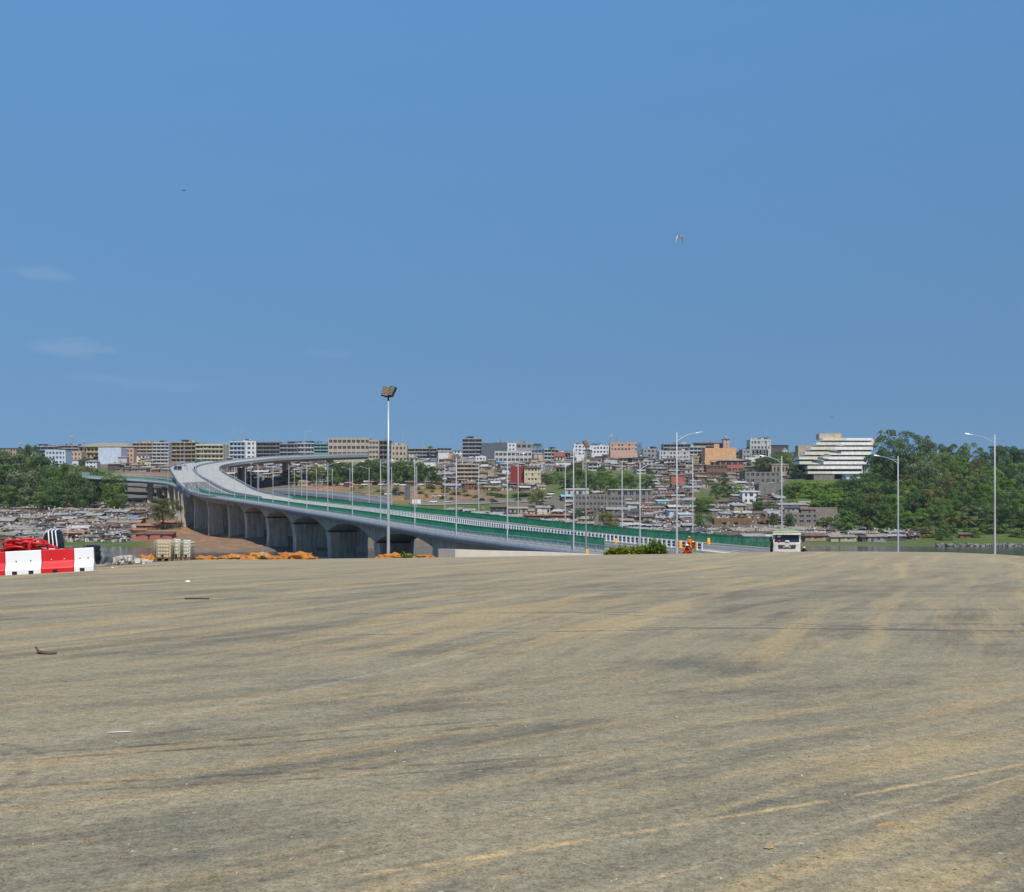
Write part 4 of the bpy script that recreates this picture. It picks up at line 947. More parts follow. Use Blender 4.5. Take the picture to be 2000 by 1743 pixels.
WC = ['tan', 'block', 'brown', 'dark', 'grey', 'light', 'cream', 'beige', 'pale blue', 'rose']; WW = [26, 24, 11, 14, 12, 7, 6, 8, 2, .5]
RC = ['rusty', 'brown', 'grey', 'pale', 'charcoal', 'tan', 'blue', 'orange', 'turquoise']; RW = [14, 13, 30, 9, 17, 19, .5, .6, .5]
def shack(px, py, kind=None, wc=None, rc=None, sx=1.0):
    d = hit(px, py); kind = kind or rnd.choice(SK); s = rnd.uniform(.8, 1.1)
    keep = wc is not None
    PLAN.append((kind[4] * kind[5] * s * s / d ** 2 + keep, px, py, d, kind, wc or rnd.choices(WC, WW)[0], rc or rnd.choices(RC, RW)[0], s * sx, s, s * rnd.uniform(.9, 1.1), rnd.gauss(0, .22)))
    return kind[4] * s * F / d
def realize(limit=295):
    PLAN.sort(key=lambda q: -q[0]); ks = ['w_' + k for k in WC] + ['r_' + k for k in RC] + ['timber', 'win_dark']; rest = MB()
    for i, (_, px, py, d, (wl, rf, dr, wn, w, h), wc, rc, sx, sy, sz, rz) in enumerate(PLAN):
        x = (px - 1000) * d / F; loc = Vector((x, d, T(x, d) - .1))
        if i < limit:
            root = empty("shack", loc, rz); root.scale = (sx, sy, sz)
            for nm, me, mt in (("wall", wl, M['w_' + wc]), ("roof", rf, M['r_' + rc]), ("door", dr, None), ("window", wn, None)):
                o = link(nm, me, root)
                if mt: o.material_slots[0].link = 'OBJECT'; o.material_slots[0].material = mt
            size = "small" if w < 6 else "long" if w > 11 else "tall" if h > 3.5 else ""
            SHACK.append((root, " ".join(q for q in (size, f"{rc}-roofed shack with {wc} walls") if q), px, py - 5))
        else:
            Mx = Matrix.Translation(loc) @ Matrix.Rotation(rz, 4, 'Z') @ Matrix.Diagonal((sx, sy, sz, 1))
            for me, mt in ((wl, 'w_' + wc), (rf, 'r_' + rc), (dr, 'timber'), (wn, 'win_dark')):
                rest.mat = ks.index(mt); rest.add([Mx @ v.co for v in me.vertices], [tuple(p.vertices) for p in me.polygons])
    if rest.v: tag(rest.build("shack_jumble", [M[k] for k in ks], fix=False), "jumble of the smaller shacks filling the gaps of the slum", kind="stuff")
def blocked(px, py):
    for a, b, c, e in BLD:
        if a - 3 < px < b + 3 and c + 2 < py < e + 3: return True
    for a, b, c, e in VEG:
        if a < px < b and c < py < e: return True
    return False
# patches kept for plants, roads and open earth
VEG = [(1065, 1275, 920, 968), (1350, 1400, 958, 1005), (1385, 1440, 955, 985), (-10, 240, 860, 985), (1530, 1700, 930, 985), (1600, 1700, 985, 1040), (1690, 2100, 800, 1048), (255, 345, 1015, 1062), (700, 1110, 960, 1003), (290, 350, 985, 1035), (980, 1065, 960, 985), (1155, 1205, 1002, 1040), (1350, 1400, 1005, 1042), (650, 860, 890, 947), (1455, 1490, 965, 1005), (1525, 1545, 985, 1012), (1395, 1600, 1026, 1040)]
def rows(x0, x1, y0, y1, dy, gap, kinds=None, jit=.35, cond=None):
    y = y0
    while y < y1:
        px = x0 + rnd.uniform(0, 15)
        while px < x1:
            py = y + rnd.uniform(-jit, jit) * dy
            if not blocked(px, py) and (not cond or cond(px, py)):
                w = shack(px, py, rnd.choice(kinds) if kinds else None)
            else: w = 14
            px += w * gap * rnd.uniform(.85, 1.2)
        y += dy
brl = lambda px: lerp_tab(((800, 1000), (900, 1008), (1000, 1020), (1100, 1030), (1215, 1042), (1350, 1052), (1500, 1062), (2100, 1066)), px)
vis = lambda px, py: py < brl(px)
rows(-5, 335, 1003, 1058, 7.2, .95, [SK[i] for i in (1, 2, 2, 3, 5, 6)])
rows(55, 250, 990, 1000, 7, 1.3, cond=lambda a, b: not (0 < a < 60))
rows(860, 1540, 911, 1048, 6.0, .98, [SK[i] for i in (0, 0, 1, 1, 4, 4, 5, 7, 2)], cond=vis)
rows(1290, 1790, 1045, 1060, 4.4, .95, [SK[i] for i in (0, 1, 2, 3)], cond=vis)
rows(240, 335, 1012, 1024, 7, 1.0)
rows(1540, 1640, 990, 1010, 7, 1.05)
for px, py, k, w, r in ((330, 1030, SK[2], 'brown', 'orange'), (290, 1036, SK[3], 'brown', 'orange'), (265, 1044, SK[2], 'dark', 'orange'), (300, 1055, SK[6], 'rose', 'brown'), (1885, 1052, SK[0], 'brown', 'rusty')): shack(px, py, k, w, r)

rows(170, 335, 906, 928, 5.5, 1.0, [SK[i] for i in (1, 2, 3, 4, 7)])
rows(440, 660, 902, 950, 6.5, 1.15, [SK[i] for i in (0, 1, 4, 5, 7)])
rows(560, 860, 948, 951, 6, 1.6, [SK[i] for i in (0, 1, 4)])
rows(800, 900, 905, 945, 6, 1.0, [SK[i] for i in (0, 1, 4, 7)])
realize()
# clutter between the shacks: planks, sheets, dishes, laundry - nobody could count it
mb = MB(); names = ['w_white', 'w_tan', 'w_dark', 'r_pale', 'r_rusty', 'w_pale blue', 'w_rose']; mats_ = [M[k] for k in names]
cnt = 0
for _ in range(15000):
    if rnd.random() < .28: px, py = rnd.uniform(-5, 335), rnd.uniform(990, 1060)
    elif rnd.random() < .75: px, py = rnd.uniform(860, 1540), rnd.uniform(905, 1052)
    else: px, py = rnd.uniform(1290, 1790), rnd.uniform(1030, 1055)
    if any(a < px < b and c < py < e for a, b, c, e in VEG) : continue
    if px > 800 and not vis(px, py): continue
    d = hit(px, py); x = (px - 1000) * d / F; z = T(x, d); mb.mat = rnd.choices(range(7), (20, 22, 24, 14, 14, 3, 3))[0]
    q = rnd.random()
    if q < .24: mb.box((x, d, z + rnd.uniform(1, 4)), (rnd.uniform(.4, .9), .1, rnd.uniform(.4, .9)), rnd.uniform(-.6, .6))
    elif q < .7: mb.box((x, d, z + rnd.uniform(.1, 3.0)), (rnd.uniform(1, 4), rnd.uniform(.4, 2), .12), rnd.uniform(-.6, .6))
    else: mb.box((x, d, z + .6), (rnd.uniform(.3, 1.6), rnd.uniform(.3, 1.2), rnd.uniform(.6, 1.8)), rnd.uniform(-.6, .6))
    cnt += 1
o = mb.build("debris", mats_, fix=False); tag(o, "planks, sheets, dishes and laundry scattered between the shacks", kind="stuff")
print("SHACKS", len(SHACK), "FILL", len(FILL), "BLD", len(BLD))
# ------------------------------------------------------------------ plants
def leaf_mat(name, a, b_, c3, sc=0.22):
    m, t, b = new_mat(name); n = t.nodes; l = t.links
    b.inputs["Roughness"].default_value = 0.55; b.inputs["Specular IOR Level"].default_value = 0.25
    geo = n.new("ShaderNodeNewGeometry"); oi = n.new("ShaderNodeObjectInfo"); tc = n.new("ShaderNodeTexCoord")
    nz = n.new("ShaderNodeTexNoise"); nz.inputs["Scale"].default_value = sc; nz.inputs["Detail"].default_value = 3; l.new(geo.outputs["Position"], nz.inputs["Vector"])
    ad = n.new("ShaderNodeMath"); ad.operation = 'MULTIPLY_ADD'; l.new(geo.outputs["Random Per Island"], ad.inputs[0]); ad.inputs[1].default_value = 0.30; l.new(nz.outputs["Fac"], ad.inputs[2])
    a2 = n.new("ShaderNodeMath"); a2.operation = 'MULTIPLY_ADD'; l.new(oi.outputs["Random"], a2.inputs[0]); a2.inputs[1].default_value = 0.34; l.new(ad.outputs[0], a2.inputs[2])
    rp = n.new("ShaderNodeValToRGB"); l.new(a2.outputs[0], rp.inputs[0]); e = rp.color_ramp.elements
    e[0].position = 0.42; e[0].color = (*a, 1); e[1].position = 1.05; e[1].color = (*c3, 1); q = e.new(0.78); q.color = (*b_, 1)
    l.new(rp.outputs[0], b.inputs["Base Color"])
    tr = n.new("ShaderNodeBsdfTranslucent"); l.new(rp.outputs[0], tr.inputs[0]); mx = n.new("ShaderNodeMixShader"); mx.inputs[0].default_value = 0.22
    l.new(b.outputs[0], mx.inputs[1]); l.new(tr.outputs[0], mx.inputs[2]); l.new(mx.outputs[0], n["Material Output"].inputs[0]); return m
LEAF = {
    'dark green': leaf_mat('dark leaves', (0.028, 0.058, 0.014), (0.052, 0.103, 0.023), (0.108, 0.163, 0.042)),
    'mid green': leaf_mat('mid leaves', (0.036, 0.080, 0.013), (0.073, 0.140, 0.023), (0.146, 0.207, 0.042)),
    'bright green': leaf_mat('bright leaves', (0.056, 0.117, 0.010), (0.110, 0.199, 0.021), (0.189, 0.270, 0.042)),
    'olive': leaf_mat('olive leaves', (0.056, 0.070, 0.017), (0.108, 0.122, 0.028), (0.177, 0.181, 0.057)),
    'grey green': leaf_mat('grey leaves', (0.050, 0.084, 0.032), (0.095, 0.135, 0.051), (0.189, 0.213, 0.104)),
    'lime': leaf_mat('lime leaves', (0.128, 0.171, 0.011), (0.243, 0.296, 0.028), (0.384, 0.388, 0.067), 2.5),
    'russet': leaf_mat('russet leaves', (0.077, 0.070, 0.019), (0.151, 0.117, 0.032), (0.253, 0.169, 0.057))}
M['bark'] = mat('bark', (0.10, 0.075, 0.055), 0.95, 0.3, 1.5)
M['palm_trunk'] = mat('palm trunk', (0.20, 0.165, 0.125), 0.95, 0.3, 2)
def crown_mesh(shape, nclump=46, nleaf=120, leaf=0.03, seed=0, cr=(.17, .30)):
    r = random.Random(seed); mb = MB(); lob = []
    for _ in range(7): lob.append((r.uniform(-.58, .58), r.uniform(-.55, .55), r.uniform(-.35, .45), r.uniform(.34, .56)))
    lob.append((0, 0, .1, .66))
    cs = []
    while len(cs) < nclump:
        lx, ly, lz, lr = r.choice(lob); u = Vector((r.gauss(0, 1), r.gauss(0, 1), r.gauss(.25, 1))).normalized()
        p = Vector((lx, ly, lz)) + u * lr * r.uniform(.85, 1.0)
        if shape == 'dome' and p.z < -.35: p.z = -.35 + r.uniform(0, .15)
        if shape == 'cone': f = 1.05 - (p.z + 1) / 2; p.x *= f; p.y *= f; p.z *= 1.15
        if p.length > 1.1: continue
        if any((p - q).length < cr[0] * .75 for q in cs) and r.random() < .8: continue
        cs.append(p)
    for c in cs:
        rc = r.uniform(*cr); out = (c - Vector((0, 0, -.4))).normalized()
        for _ in range(int(nleaf * (rc / cr[1]) ** 2 * 1.3)):
            u = Vector((r.gauss(0, 1), r.gauss(0, 1), r.gauss(0, 1))); u.normalize(); u = (u + out * .55 + Vector((0, 0, .35))).normalized()
            p = c + Vector((u.x, u.y, u.z * .75)) * rc * r.uniform(.82, 1.06)
            nrm = (u + Vector((r.gauss(0, .32), r.gauss(0, .32), r.gauss(0, .32)))).normalized()
            a = nrm.cross(Vector((r.gauss(0, 1), r.gauss(0, 1), r.gauss(0, 1)))).normalized(); b_ = nrm.cross(a); s = leaf * r.uniform(.6, 1.3)
            mb.add([p - a * s * 1.2, p - b_ * s * .7, p + a * s * 1.2, p + b_ * s * .7], [(0, 1, 2, 3)])
    ext = [sorted(abs(v[i]) for v in mb.v)[int(len(mb.v) * .97)] for i in (0, 1)]; zs = sorted(v[2] for v in mb.v); z0, z1 = zs[int(len(zs) * .015)], zs[int(len(zs) * .975)]
    mb.v = [(v[0] / ext[0], v[1] / ext[1], (v[2] - z0) / (z1 - z0) * 2 - 1) for v in mb.v]
    return mb.mesh("crown", [LEAF['mid green']])
CROWNS = {'round': [crown_mesh('round', 46, 130, .032, s) for s in (1, 2, 3, 11)], 'dome': [crown_mesh('dome', 50, 130, .031, s) for s in (4, 5)], 'umbrella': [crown_mesh('dome', 120, 110, .018, 6, (.10, .19))], 'cone': [crown_mesh('cone', 40, 90, .045, 7)], 'bush': [crown_mesh('dome', 26, 90, .05, s, (.2, .34)) for s in (8, 9)]}
def trunk_mesh(seed):
    r = random.Random(seed); mb = MB(); mb.tube([(0, 0, -.25), (.01, 0, 0), (.02, .01, .3), (.0, .02, .62)], [.045, .036, .028, .02], 7)
    for k in range(5):
        a = k * 1.26 + r.uniform(-.3, .3); mb.tube([(.02, .01, .26 + .05 * k), (.10 * math.cos(a), .10 * math.sin(a), .42 + .05 * k), (.24 * math.cos(a), .24 * math.sin(a), .62 + .04 * k)], [.018, .013, .006], 5)
    return mb.mesh("trunk", [M['bark']])
TRUNKS = [trunk_mesh(s) for s in (1, 2)]
TREES = []
def tree(px, yb, yt, wpx, kind='round', leafc=None, label=None, d=None, low=0.25, name="tree", cat="tree"):
    d = d or hit(px, yb); x = (px - 1000) * d / F; z = T(x, d)
    h = (yb - yt) * d / F; rw = wpx * d / F / 2
    root = empty(name, (x, d, z), rnd.uniform(0, 6.28), label, cat)
    leafc = leafc or rnd.choices(list(LEAF), (34, 34, 12, 11, 9, 0, .4))[0]
    tr = link("trunk", rnd.choice(TRUNKS), root); tr.scale = (max(h, 3) * .8, max(h, 3) * .8, h * .95)
    cr_ = link("crown", rnd.choice(CROWNS[kind]), root); ch = h * (1 - low) / 2
    cr_.location = (0, 0, h * low + ch); cr_.scale = (rw, rw, ch)
    cr_.material_slots[0].link = 'OBJECT'; cr_.material_slots[0].material = LEAF[leafc]
    if not label: TREES.append((root, f"{leafc} " + {'round': 'rounded tree', 'dome': 'broad domed tree', 'umbrella': 'flat-topped tree', 'cone': 'narrow upright tree', 'bush': 'low bush'}[kind], px, (yb + yt) / 2))
    if name == "tree" and not label: root["group"] = "trees of the far bank"
    return root
def bush(px, yb, yt, wpx, leafc=None, label=None, d=None): 
    r = tree(px, yb, yt, wpx, 'bush', leafc, label, d, low=-.12, name="bush", cat="bush")
    if not label: r["group"] = "bushes of the far bank"
    return r
def frond_set(n, droop, r):
    mb = MB()
    for k in range(n):
        a = k * 2.399 + r.uniform(-.2, .2); el = r.uniform(-.1, 1.1); Ls = r.uniform(.85, 1.1); prev = None; spine = []
        for j in range(8):
            f = j / 7; rr = Ls * f * math.cos(el * (1 - f * .3)); z = Ls * (f * math.sin(el) - droop * f * f)
            spine.append(Vector((rr * math.cos(a), rr * math.sin(a), z)))
        mb.tube(spine, [.012, .011, .01, .009, .008, .006, .004, .002], 4)
        sd_ = Vector((-math.sin(a), math.cos(a), 0))
        for j in range(1, 8):
            for q in (.0, .5):
                if j == 7 and q: continue
                p = spine[j] if not q else spine[j].lerp(spine[j + 1], q)
                t = (spine[j] - spine[j - 1]).normalized(); ll = .26 * math.sin(math.pi * min(1, (j + q) / 7.6) ** .8) + .04
                for s in (-1, 1):
                    e = p + sd_ * s * ll + t * ll * .45 + Vector((0, 0, -ll * .38)); mb.add([p - t * .025, p + t * .04, e], [(0, 1, 2)])
    return mb.mesh("fronds", [LEAF['mid green']])
FR = [frond_set(20, .75, random.Random(3)), frond_set(26, .55, random.Random(5))]
def palm(px, yb, yt, wpx, label=None, d=None, leafc='mid green', v=None):
    d = d or hit(px, yb); x = (px - 1000) * d / F; z = T(x, d); h = (yb - yt) * d / F; rw = wpx * d / F / 2
    root = empty("palm_tree", (x, d, z), rnd.uniform(0, 6), label, "palm"); th = h - rw * .55
    mb = MB(); bx = rnd.uniform(-.06, .06) * h
    mb.tube([(0, 0, -1), (bx * .3, 0, th * .4), (bx, 0, th)], [.35, .26, .2], 8); mb.build("trunk", M['palm_trunk'], root)
    f = link("fronds", FR[v if v is not None else rnd.randrange(2)], root); f.location = (bx, 0, th); f.scale = (rw, rw, rw); f.material_slots[0].link = 'OBJECT'; f.material_slots[0].material = LEAF[leafc]
    if not label: TREES.append((root, f"{leafc} palm", px, (yb + yt) / 2)); root["group"] = "palms of the far bank"
# wooded hill on the right
tree(1752, 940, 845, 116, 'umbrella', 'dark green', "huge dark domed tree towering beside the white terraced building", low=.0)
tree(1735, 945, 885, 92, 'dome', 'dark green', low=.02)
tree(1566, 902, 857, 62, 'dome', 'olive', "rounded olive tree on the ridge behind the terraced building", low=.05, d=800)
for px, yb, yt, w, k, c in ((1818, 925, 868, 50, 'round', 'olive'), (1800, 945, 885, 55, 'round', 'mid green'), (1862, 922, 870, 52, 'round', 'dark green'), (1890, 925, 869, 48, 'round', 'mid green'), (1912, 930, 878, 44, 'round', 'dark green'), (1945, 925, 873, 60, 'dome', 'dark green'), (1975, 925, 874, 46, 'round', 'dark green'), (2003, 928, 879, 50, 'round', 'mid green'), (2040, 925, 875, 60, 'round', None), (2090, 925, 870, 60, 'round', None), (1840, 935, 885, 50, 'round', 'mid green'), (1875, 945, 892, 60, 'round', 'bright green')): tree(px, yb, yt, w, k, c, low=.0)
for yb, y0, x0, x1, st, hh in ((950, 905, 1790, 2110, 40, 46), (975, 925, 1745, 2110, 42, 52), (990, 940, 1700, 2110, 40, 52), (1008, 955, 1690, 2110, 44, 54), (1024, 975, 1690, 2110, 46, 52), (1036, 1000, 1700, 2110, 40, 40)):
    px = x0 + rnd.uniform(0, 20)
    while px < x1:
        h = hh * rnd.uniform(.85, 1.25); tree(px, yb + rnd.uniform(-6, 5), yb - h, rnd.uniform(44, 66), rnd.choice(('round', 'round', 'dome')), low=rnd.uniform(-.02, .08)); px += st * rnd.uniform(.75, 1.25)
for px, yb, yt, w, k, c in ((1690, 1003, 945, 72, 'round', 'dark green'), (1672, 1038, 975, 55, 'round', 'dark green'), (1700, 1042, 985, 70, 'round', 'dark green'), (1740, 1030, 968, 50, 'round', 'bright green'), (1668, 975, 935, 60, 'dome', 'dark green'), (1700, 965, 925, 60, 'round', 'mid green'), (1768, 1000, 950, 50, 'round', 'bright green'), (1815, 1012, 958, 60, 'round', 'russet'), (1866, 1022, 980, 48, 'round', 'bright green'), (1862, 978, 925, 60, 'round', 'olive'), (1905, 985, 935, 48, 'round', 'olive'), (1775, 1020, 985, 45, 'round', 'grey green'), (1960, 1010, 960, 55, 'round', 'grey green')): tree(px, yb, yt, w, k, c, low=.02)
for px, yb, yt, w in ((1640, 1042, 1000, 62), (1612, 1040, 1012, 40), (1662, 1047, 1022, 46)): bush(px, yb, yt, w, 'mid green')
for i in range(64):
    px = rnd.uniform(1530, 1705); yb = rnd.uniform(960, 990); 
    if px > 1600 or yb < 975: bush(px, yb, yb - rnd.uniform(14, 24), rnd.uniform(32, 52), rnd.choice(('bright green', 'mid green', 'bright green', 'mid green')))
for px, yb, yt, w in ((1697, 1047, 1003, 46), (1775, 1046, 1010, 42), (1800, 1045, 1008, 40), (1828, 1044, 1003, 40), (1858, 1043, 1008, 40), (1885, 1043, 1003, 44), (1752, 1046, 1018, 36), (1915, 1042, 1010, 36)): palm(px, yb, yt, w, leafc=rnd.choice(('mid green', 'olive', 'dark green')))
for px, yb, yt, w in ((1780, 1048, 1030, 44), (1815, 1050, 1030, 44), (1838, 1056, 1036, 36), (1890, 1050, 1034, 40), (1925, 1044, 1026, 44), (1960, 1042, 1024, 44), (1990, 1050, 1038, 36), (1740, 1050, 1032, 40), (1850, 1046, 1026, 40), (2005, 1045, 1030, 40)): bush(px, yb, yt, w)
for i in range(12): px = rnd.uniform(1535, 1660); bush(px, 990, 990 - rnd.uniform(11, 17), rnd.uniform(26, 40), rnd.choice(('bright green', 'mid green')))
for i in range(26): px = rnd.uniform(640, 1000); yb = rnd.uniform(953, 980); bush(px, yb, yb - rnd.uniform(4, 8), rnd.uniform(10, 24), rnd.choice(('olive', 'mid green', 'grey green')))
# left wood
for px, yb, yt, w, k, c in ((60, 960, 872, 46, 'round', 'dark green'), (10, 975, 885, 80, 'round', 'grey green'), (40, 965, 890, 70, 'round', 'mid green'), (75, 975, 893, 62, 'round', 'dark green'), (95, 985, 912, 62, 'round', 'mid green'), (20, 990, 915, 78, 'round', 'dark green'), (60, 995, 922, 78, 'round', 'grey green'), (105, 998, 935, 60, 'round', 'mid green'), (135, 975, 908, 66, 'round', 'mid green'), (165, 975, 913, 56, 'round', 'olive'), (150, 992, 930, 66, 'round', 'dark green'), (190, 985, 925, 62, 'round', 'mid green'), (215, 992, 930, 56, 'round', 'mid green'), (185, 1000, 945, 60, 'round', 'dark green'), (225, 1000, 958, 44, 'round', 'bright green'), (15, 1000, 950, 60, 'round', 'mid green'), (85, 1002, 968, 44, 'round', 'mid green'), (-25, 985, 890, 80, 'round', 'mid green'), (-20, 1000, 940, 60, 'round', 'dark green'), (240, 1003, 975, 36, 'round', 'olive'), (125, 1000, 955, 50, 'round', 'dark green'), (168, 912, 893, 22, 'round', 'dark green')): tree(px, yb, yt, w, k, c, low=.02)
tree(318, 1034, 975, 62, 'round', 'olive', "lone olive tree with a bare trunk standing beside the bridge piers", low=.16)
# trees behind the bridge and on the slope
for px, yb, yt, w, k, c in ((640, 950, 915, 48, 'round', 'mid green'), (662, 945, 905, 52, 'dome', 'dark green'), (705, 943, 903, 52, 'dome', 'dark green'), (735, 945, 900, 58, 'dome', 'dark green'), (775, 945, 903, 60, 'dome', 'dark green'), (808, 945, 904, 60, 'dome', 'dark green'), (836, 947, 910, 44, 'round', 'dark green'), (610, 945, 915, 40, 'round', 'olive'), (570, 948, 918, 40, 'round', 'mid green'), (478, 945, 922, 34, 'round', 'olive'),
        (888, 897, 880, 18, 'round', 'dark green'), (1150, 893, 877, 24, 'round', 'mid green'), (1236, 895, 876, 22, 'round', 'dark green'), (1222, 896, 881, 24, 'round', 'mid green'),
        (1075, 945, 926, 36, 'round', 'mid green'), (1108, 955, 928, 40, 'round', 'dark green'), (1122, 945, 908, 30, 'round', 'dark green'), (1142, 962, 924, 34, 'round', 'mid green'), (1172, 966, 930, 38, 'round', 'dark green'), (1205, 967, 935, 40, 'round', 'mid green'), (1232, 960, 930, 40, 'round', 'dark green'), (1262, 958, 930, 36, 'round', 'dark green'), (1190, 948, 922, 44, 'round', 'bright green'), (1092, 938, 922, 34, 'round', 'bright green'), (1150, 945, 920, 40, 'round', 'mid green'), (1225, 945, 922, 44, 'round', 'bright green'),
        (1047, 990, 956, 40, 'round', 'olive'), (1072, 1003, 986, 34, 'round', 'dark green'), (1130, 1022, 996, 28, 'round', 'dark green'), (1178, 1038, 1000, 50, 'round', 'olive'), (1374, 1040, 1003, 48, 'round', 'mid green'), (1412, 962, 930, 26, 'round', 'dark green'), (1400, 975, 945, 30, 'round', 'mid green'), (1440, 968, 945, 24, 'round', 'bright green'), (1378, 1000, 975, 40, 'round', 'mid green'), (1455, 935, 918, 20, 'round', 'bright green'), (1480, 1005, 968, 20, 'cone', 'dark green'), (1506, 998, 980, 26, 'round', 'mid green'), (1478, 922, 897, 36, 'round', 'olive'), (1500, 925, 893, 40, 'round', 'dark green'), (1535, 925, 888, 44, 'round', 'mid green'), (1550, 935, 908, 36, 'round', 'dark green'), (1525, 905, 884, 36, 'round', 'mid green'), (1265, 1032, 1018, 20, 'round', 'mid green'), (1320, 905, 895, 14, 'round', 'mid green'), (1040, 912, 903, 14, 'round', 'mid green'), (300, 965, 940, 26, 'round', 'mid green'), (318, 962, 945, 24, 'round', 'bright green')): tree(px, yb, yt, w, k, c, low=.03)
for px, yb, yt, w in ((1362, 990, 978, 34), (1392, 985, 972, 36), (1425, 960, 950, 24), (1425, 972, 960, 30), (1370, 1003, 990, 36), (1350, 985, 975, 24), (1170, 920, 912, 24), (1010, 972, 964, 30), (1030, 970, 963, 26), (980, 972, 965, 26), (1300, 950, 940, 26), (1280, 925, 915, 30), (1335, 925, 916, 28), (1240, 1046, 1034, 26), (1320, 1042, 1033, 24), (845, 955, 946, 26), (870, 962, 952, 20), (962, 912, 902, 26), (985, 925, 918, 30), (960, 926, 918, 26), (770, 990, 985, 22), (700, 968, 962, 26), (1240, 1025, 1018, 16), (1545, 1030, 1005, 22), (1508, 1035, 1005, 26)): bush(px, yb, yt, w)
palm(840, 890, 859, 13, "single tall palm standing above the skyline right of the floodlight mast", d=955, v=1); palm(854, 893, 872, 11, "smaller dark palm beside the single tall skyline palm", d=960, leafc='dark green', v=1)
palm(1050, 908, 868, 28, "large drooping palm right of the white two storey building", d=880, v=0); palm(1078, 898, 868, 20, "second drooping palm beside the red walled slope house", d=900, v=0); palm(1462, 922, 900, 18, d=760); palm(1490, 915, 895, 22, leafc='olive', d=770)
tree(723, 868, 846, 8, 'cone', 'dark green', "slender conifer poking above the roof of the school", d=955, low=.1)
# ------------------------------------------------------------------ things on the apron
def ground(px, py): d = F * EYE / (py - HOR); return Vector(((px - 1000) * d / F, d, 0.0))
M['red_plastic'] = mat('red plastic', (0.62, 0.014, 0.018), 0.42, 0.07, 1.2, spec=0.4, streak=.1)
M['white_plastic'] = mat('white plastic', (0.80, 0.81, 0.82), 0.45, 0.05, 1.2, streak=.10)
M['red_hose'] = mat('red hose', (0.60, 0.02, 0.02), 0.4, 0.12, 2, spec=.4)
M['cage'] = mat('galvanised cage', (0.34, 0.32, 0.26), 0.5, 0.15, 3, metal=.4)
M['tank_yellow'] = mat('yellowed tank plastic', (0.68, 0.57, 0.36), 0.5, 0.1, 1.5)
M['tank_white'] = mat('milky tank plastic', (0.75, 0.71, 0.57), 0.5, 0.08, 1.5)
M['pallet'] = mat('pallet wood', (0.20, 0.15, 0.09), 0.9, 0.3, 4)
M['tarp'] = mat('grey tarpaulin', (0.105, 0.13, 0.14), 0.5, 0.25, 2.5)
M['strap'] = mat('white strap', (0.75, 0.76, 0.78), 0.5, 0.05, 3)
M['mound'] = mat('orange laterite', (0.36, 0.125, 0.022), 1.0, 0.3, 3.0, col2=(0.50, 0.215, 0.05), bump=.4)
M['rubble'] = mat('pale rubble', (0.50, 0.46, 0.41), 1.0, 0.25, 4)
M['wallc'] = mat('new cream concrete', (0.62, 0.58, 0.49), 0.9, 0.06, 1.0, streak=.08)
# red and white water barriers, in a line running away to the right
A, Bq = W(-12, 1125.2, 38.2), W(182, 1114.6, 39.0)
ax = (Bq - A).normalized(); nr = Vector((ax.y, -ax.x, 0)).normalized(); Lb = (Bq - A).length
def along(px):                                     # distance along the base line whose image column is px
    lo, hi = -6.0, Lb + 1
    for _ in range(40):
        m_ = (lo + hi) / 2; q = A + ax * m_; s = 1000 + F * q.x / q.y
        if s < px: lo = m_
        else: hi = m_
    return lo
def barrier(l, colr, label, s0):
    root = empty("traffic_barrier", A + ax * s0, math.atan2(ax.y, ax.x), label, "barrier", "red and white plastic barriers")
    root.rotation_euler.y = -math.atan2(ax.z, math.hypot(ax.x, ax.y))
    hp = [(.29, 0), (.29, .17), (.275, .20), (.14, .36), (.105, .45), (.085, .86), (.07, .88)]
    sec = [(y, z) for y, z in hp] + [(-y, z) for y, z in hp[::-1]]
    mb = MB(); x0, x1 = 0.012, l - 0.012; xs = frange(x0, x1, l / 8)
    def secat(x, k=1.0): return [Vector((x, -y * k, z if 0 < i < len(sec) - 1 else z)) for i, (y, z) in enumerate(sec)]
    mb.loft([secat(x0, .96), secat(x0 + .02)] + [secat(x) for x in xs[1:-1]] + [secat(x1 - .02), secat(x1, .96)]); body = mb.build("body", M['red_plastic'] if colr == 'red' else M['white_plastic'], root)
    mb = MB()
    for q in ((.27, .72) if l > 1.2 else (.42,)): mb.box((q * l, -.289, .065), (.17, .02, .13)); mb.build("forklift_slot", M['black'], root); mb = MB()
    for q in (.3, .7):
        mb = MB(); mb.tube([(q * l, -.125, .5), (q * l, -.10, .5)], .022, 8); mb.build("plug", M['black'] if colr == 'white' else M['white_plastic'], root)
    mb = MB(); mb.tube([(l * .5, 0, .875), (l * .5, 0, .905)], .06, 10); mb.build("filler_cap", M['black'], root)
bx = [along(p) for p in (13, 84, 147, 186)]
barrier(1.6, 'red', "red plastic traffic barrier cut off by the picture's left edge", bx[0] - 1.6)
barrier(bx[1] - bx[0], 'white', "long white plastic traffic barrier between the two red ones", bx[0])
barrier(bx[2] - bx[1], 'red', "red plastic traffic barrier with white scuffs between two white ones", bx[1])
barrier(bx[3] - bx[2], 'white', "short white plastic traffic barrier at the end of the row", bx[2])
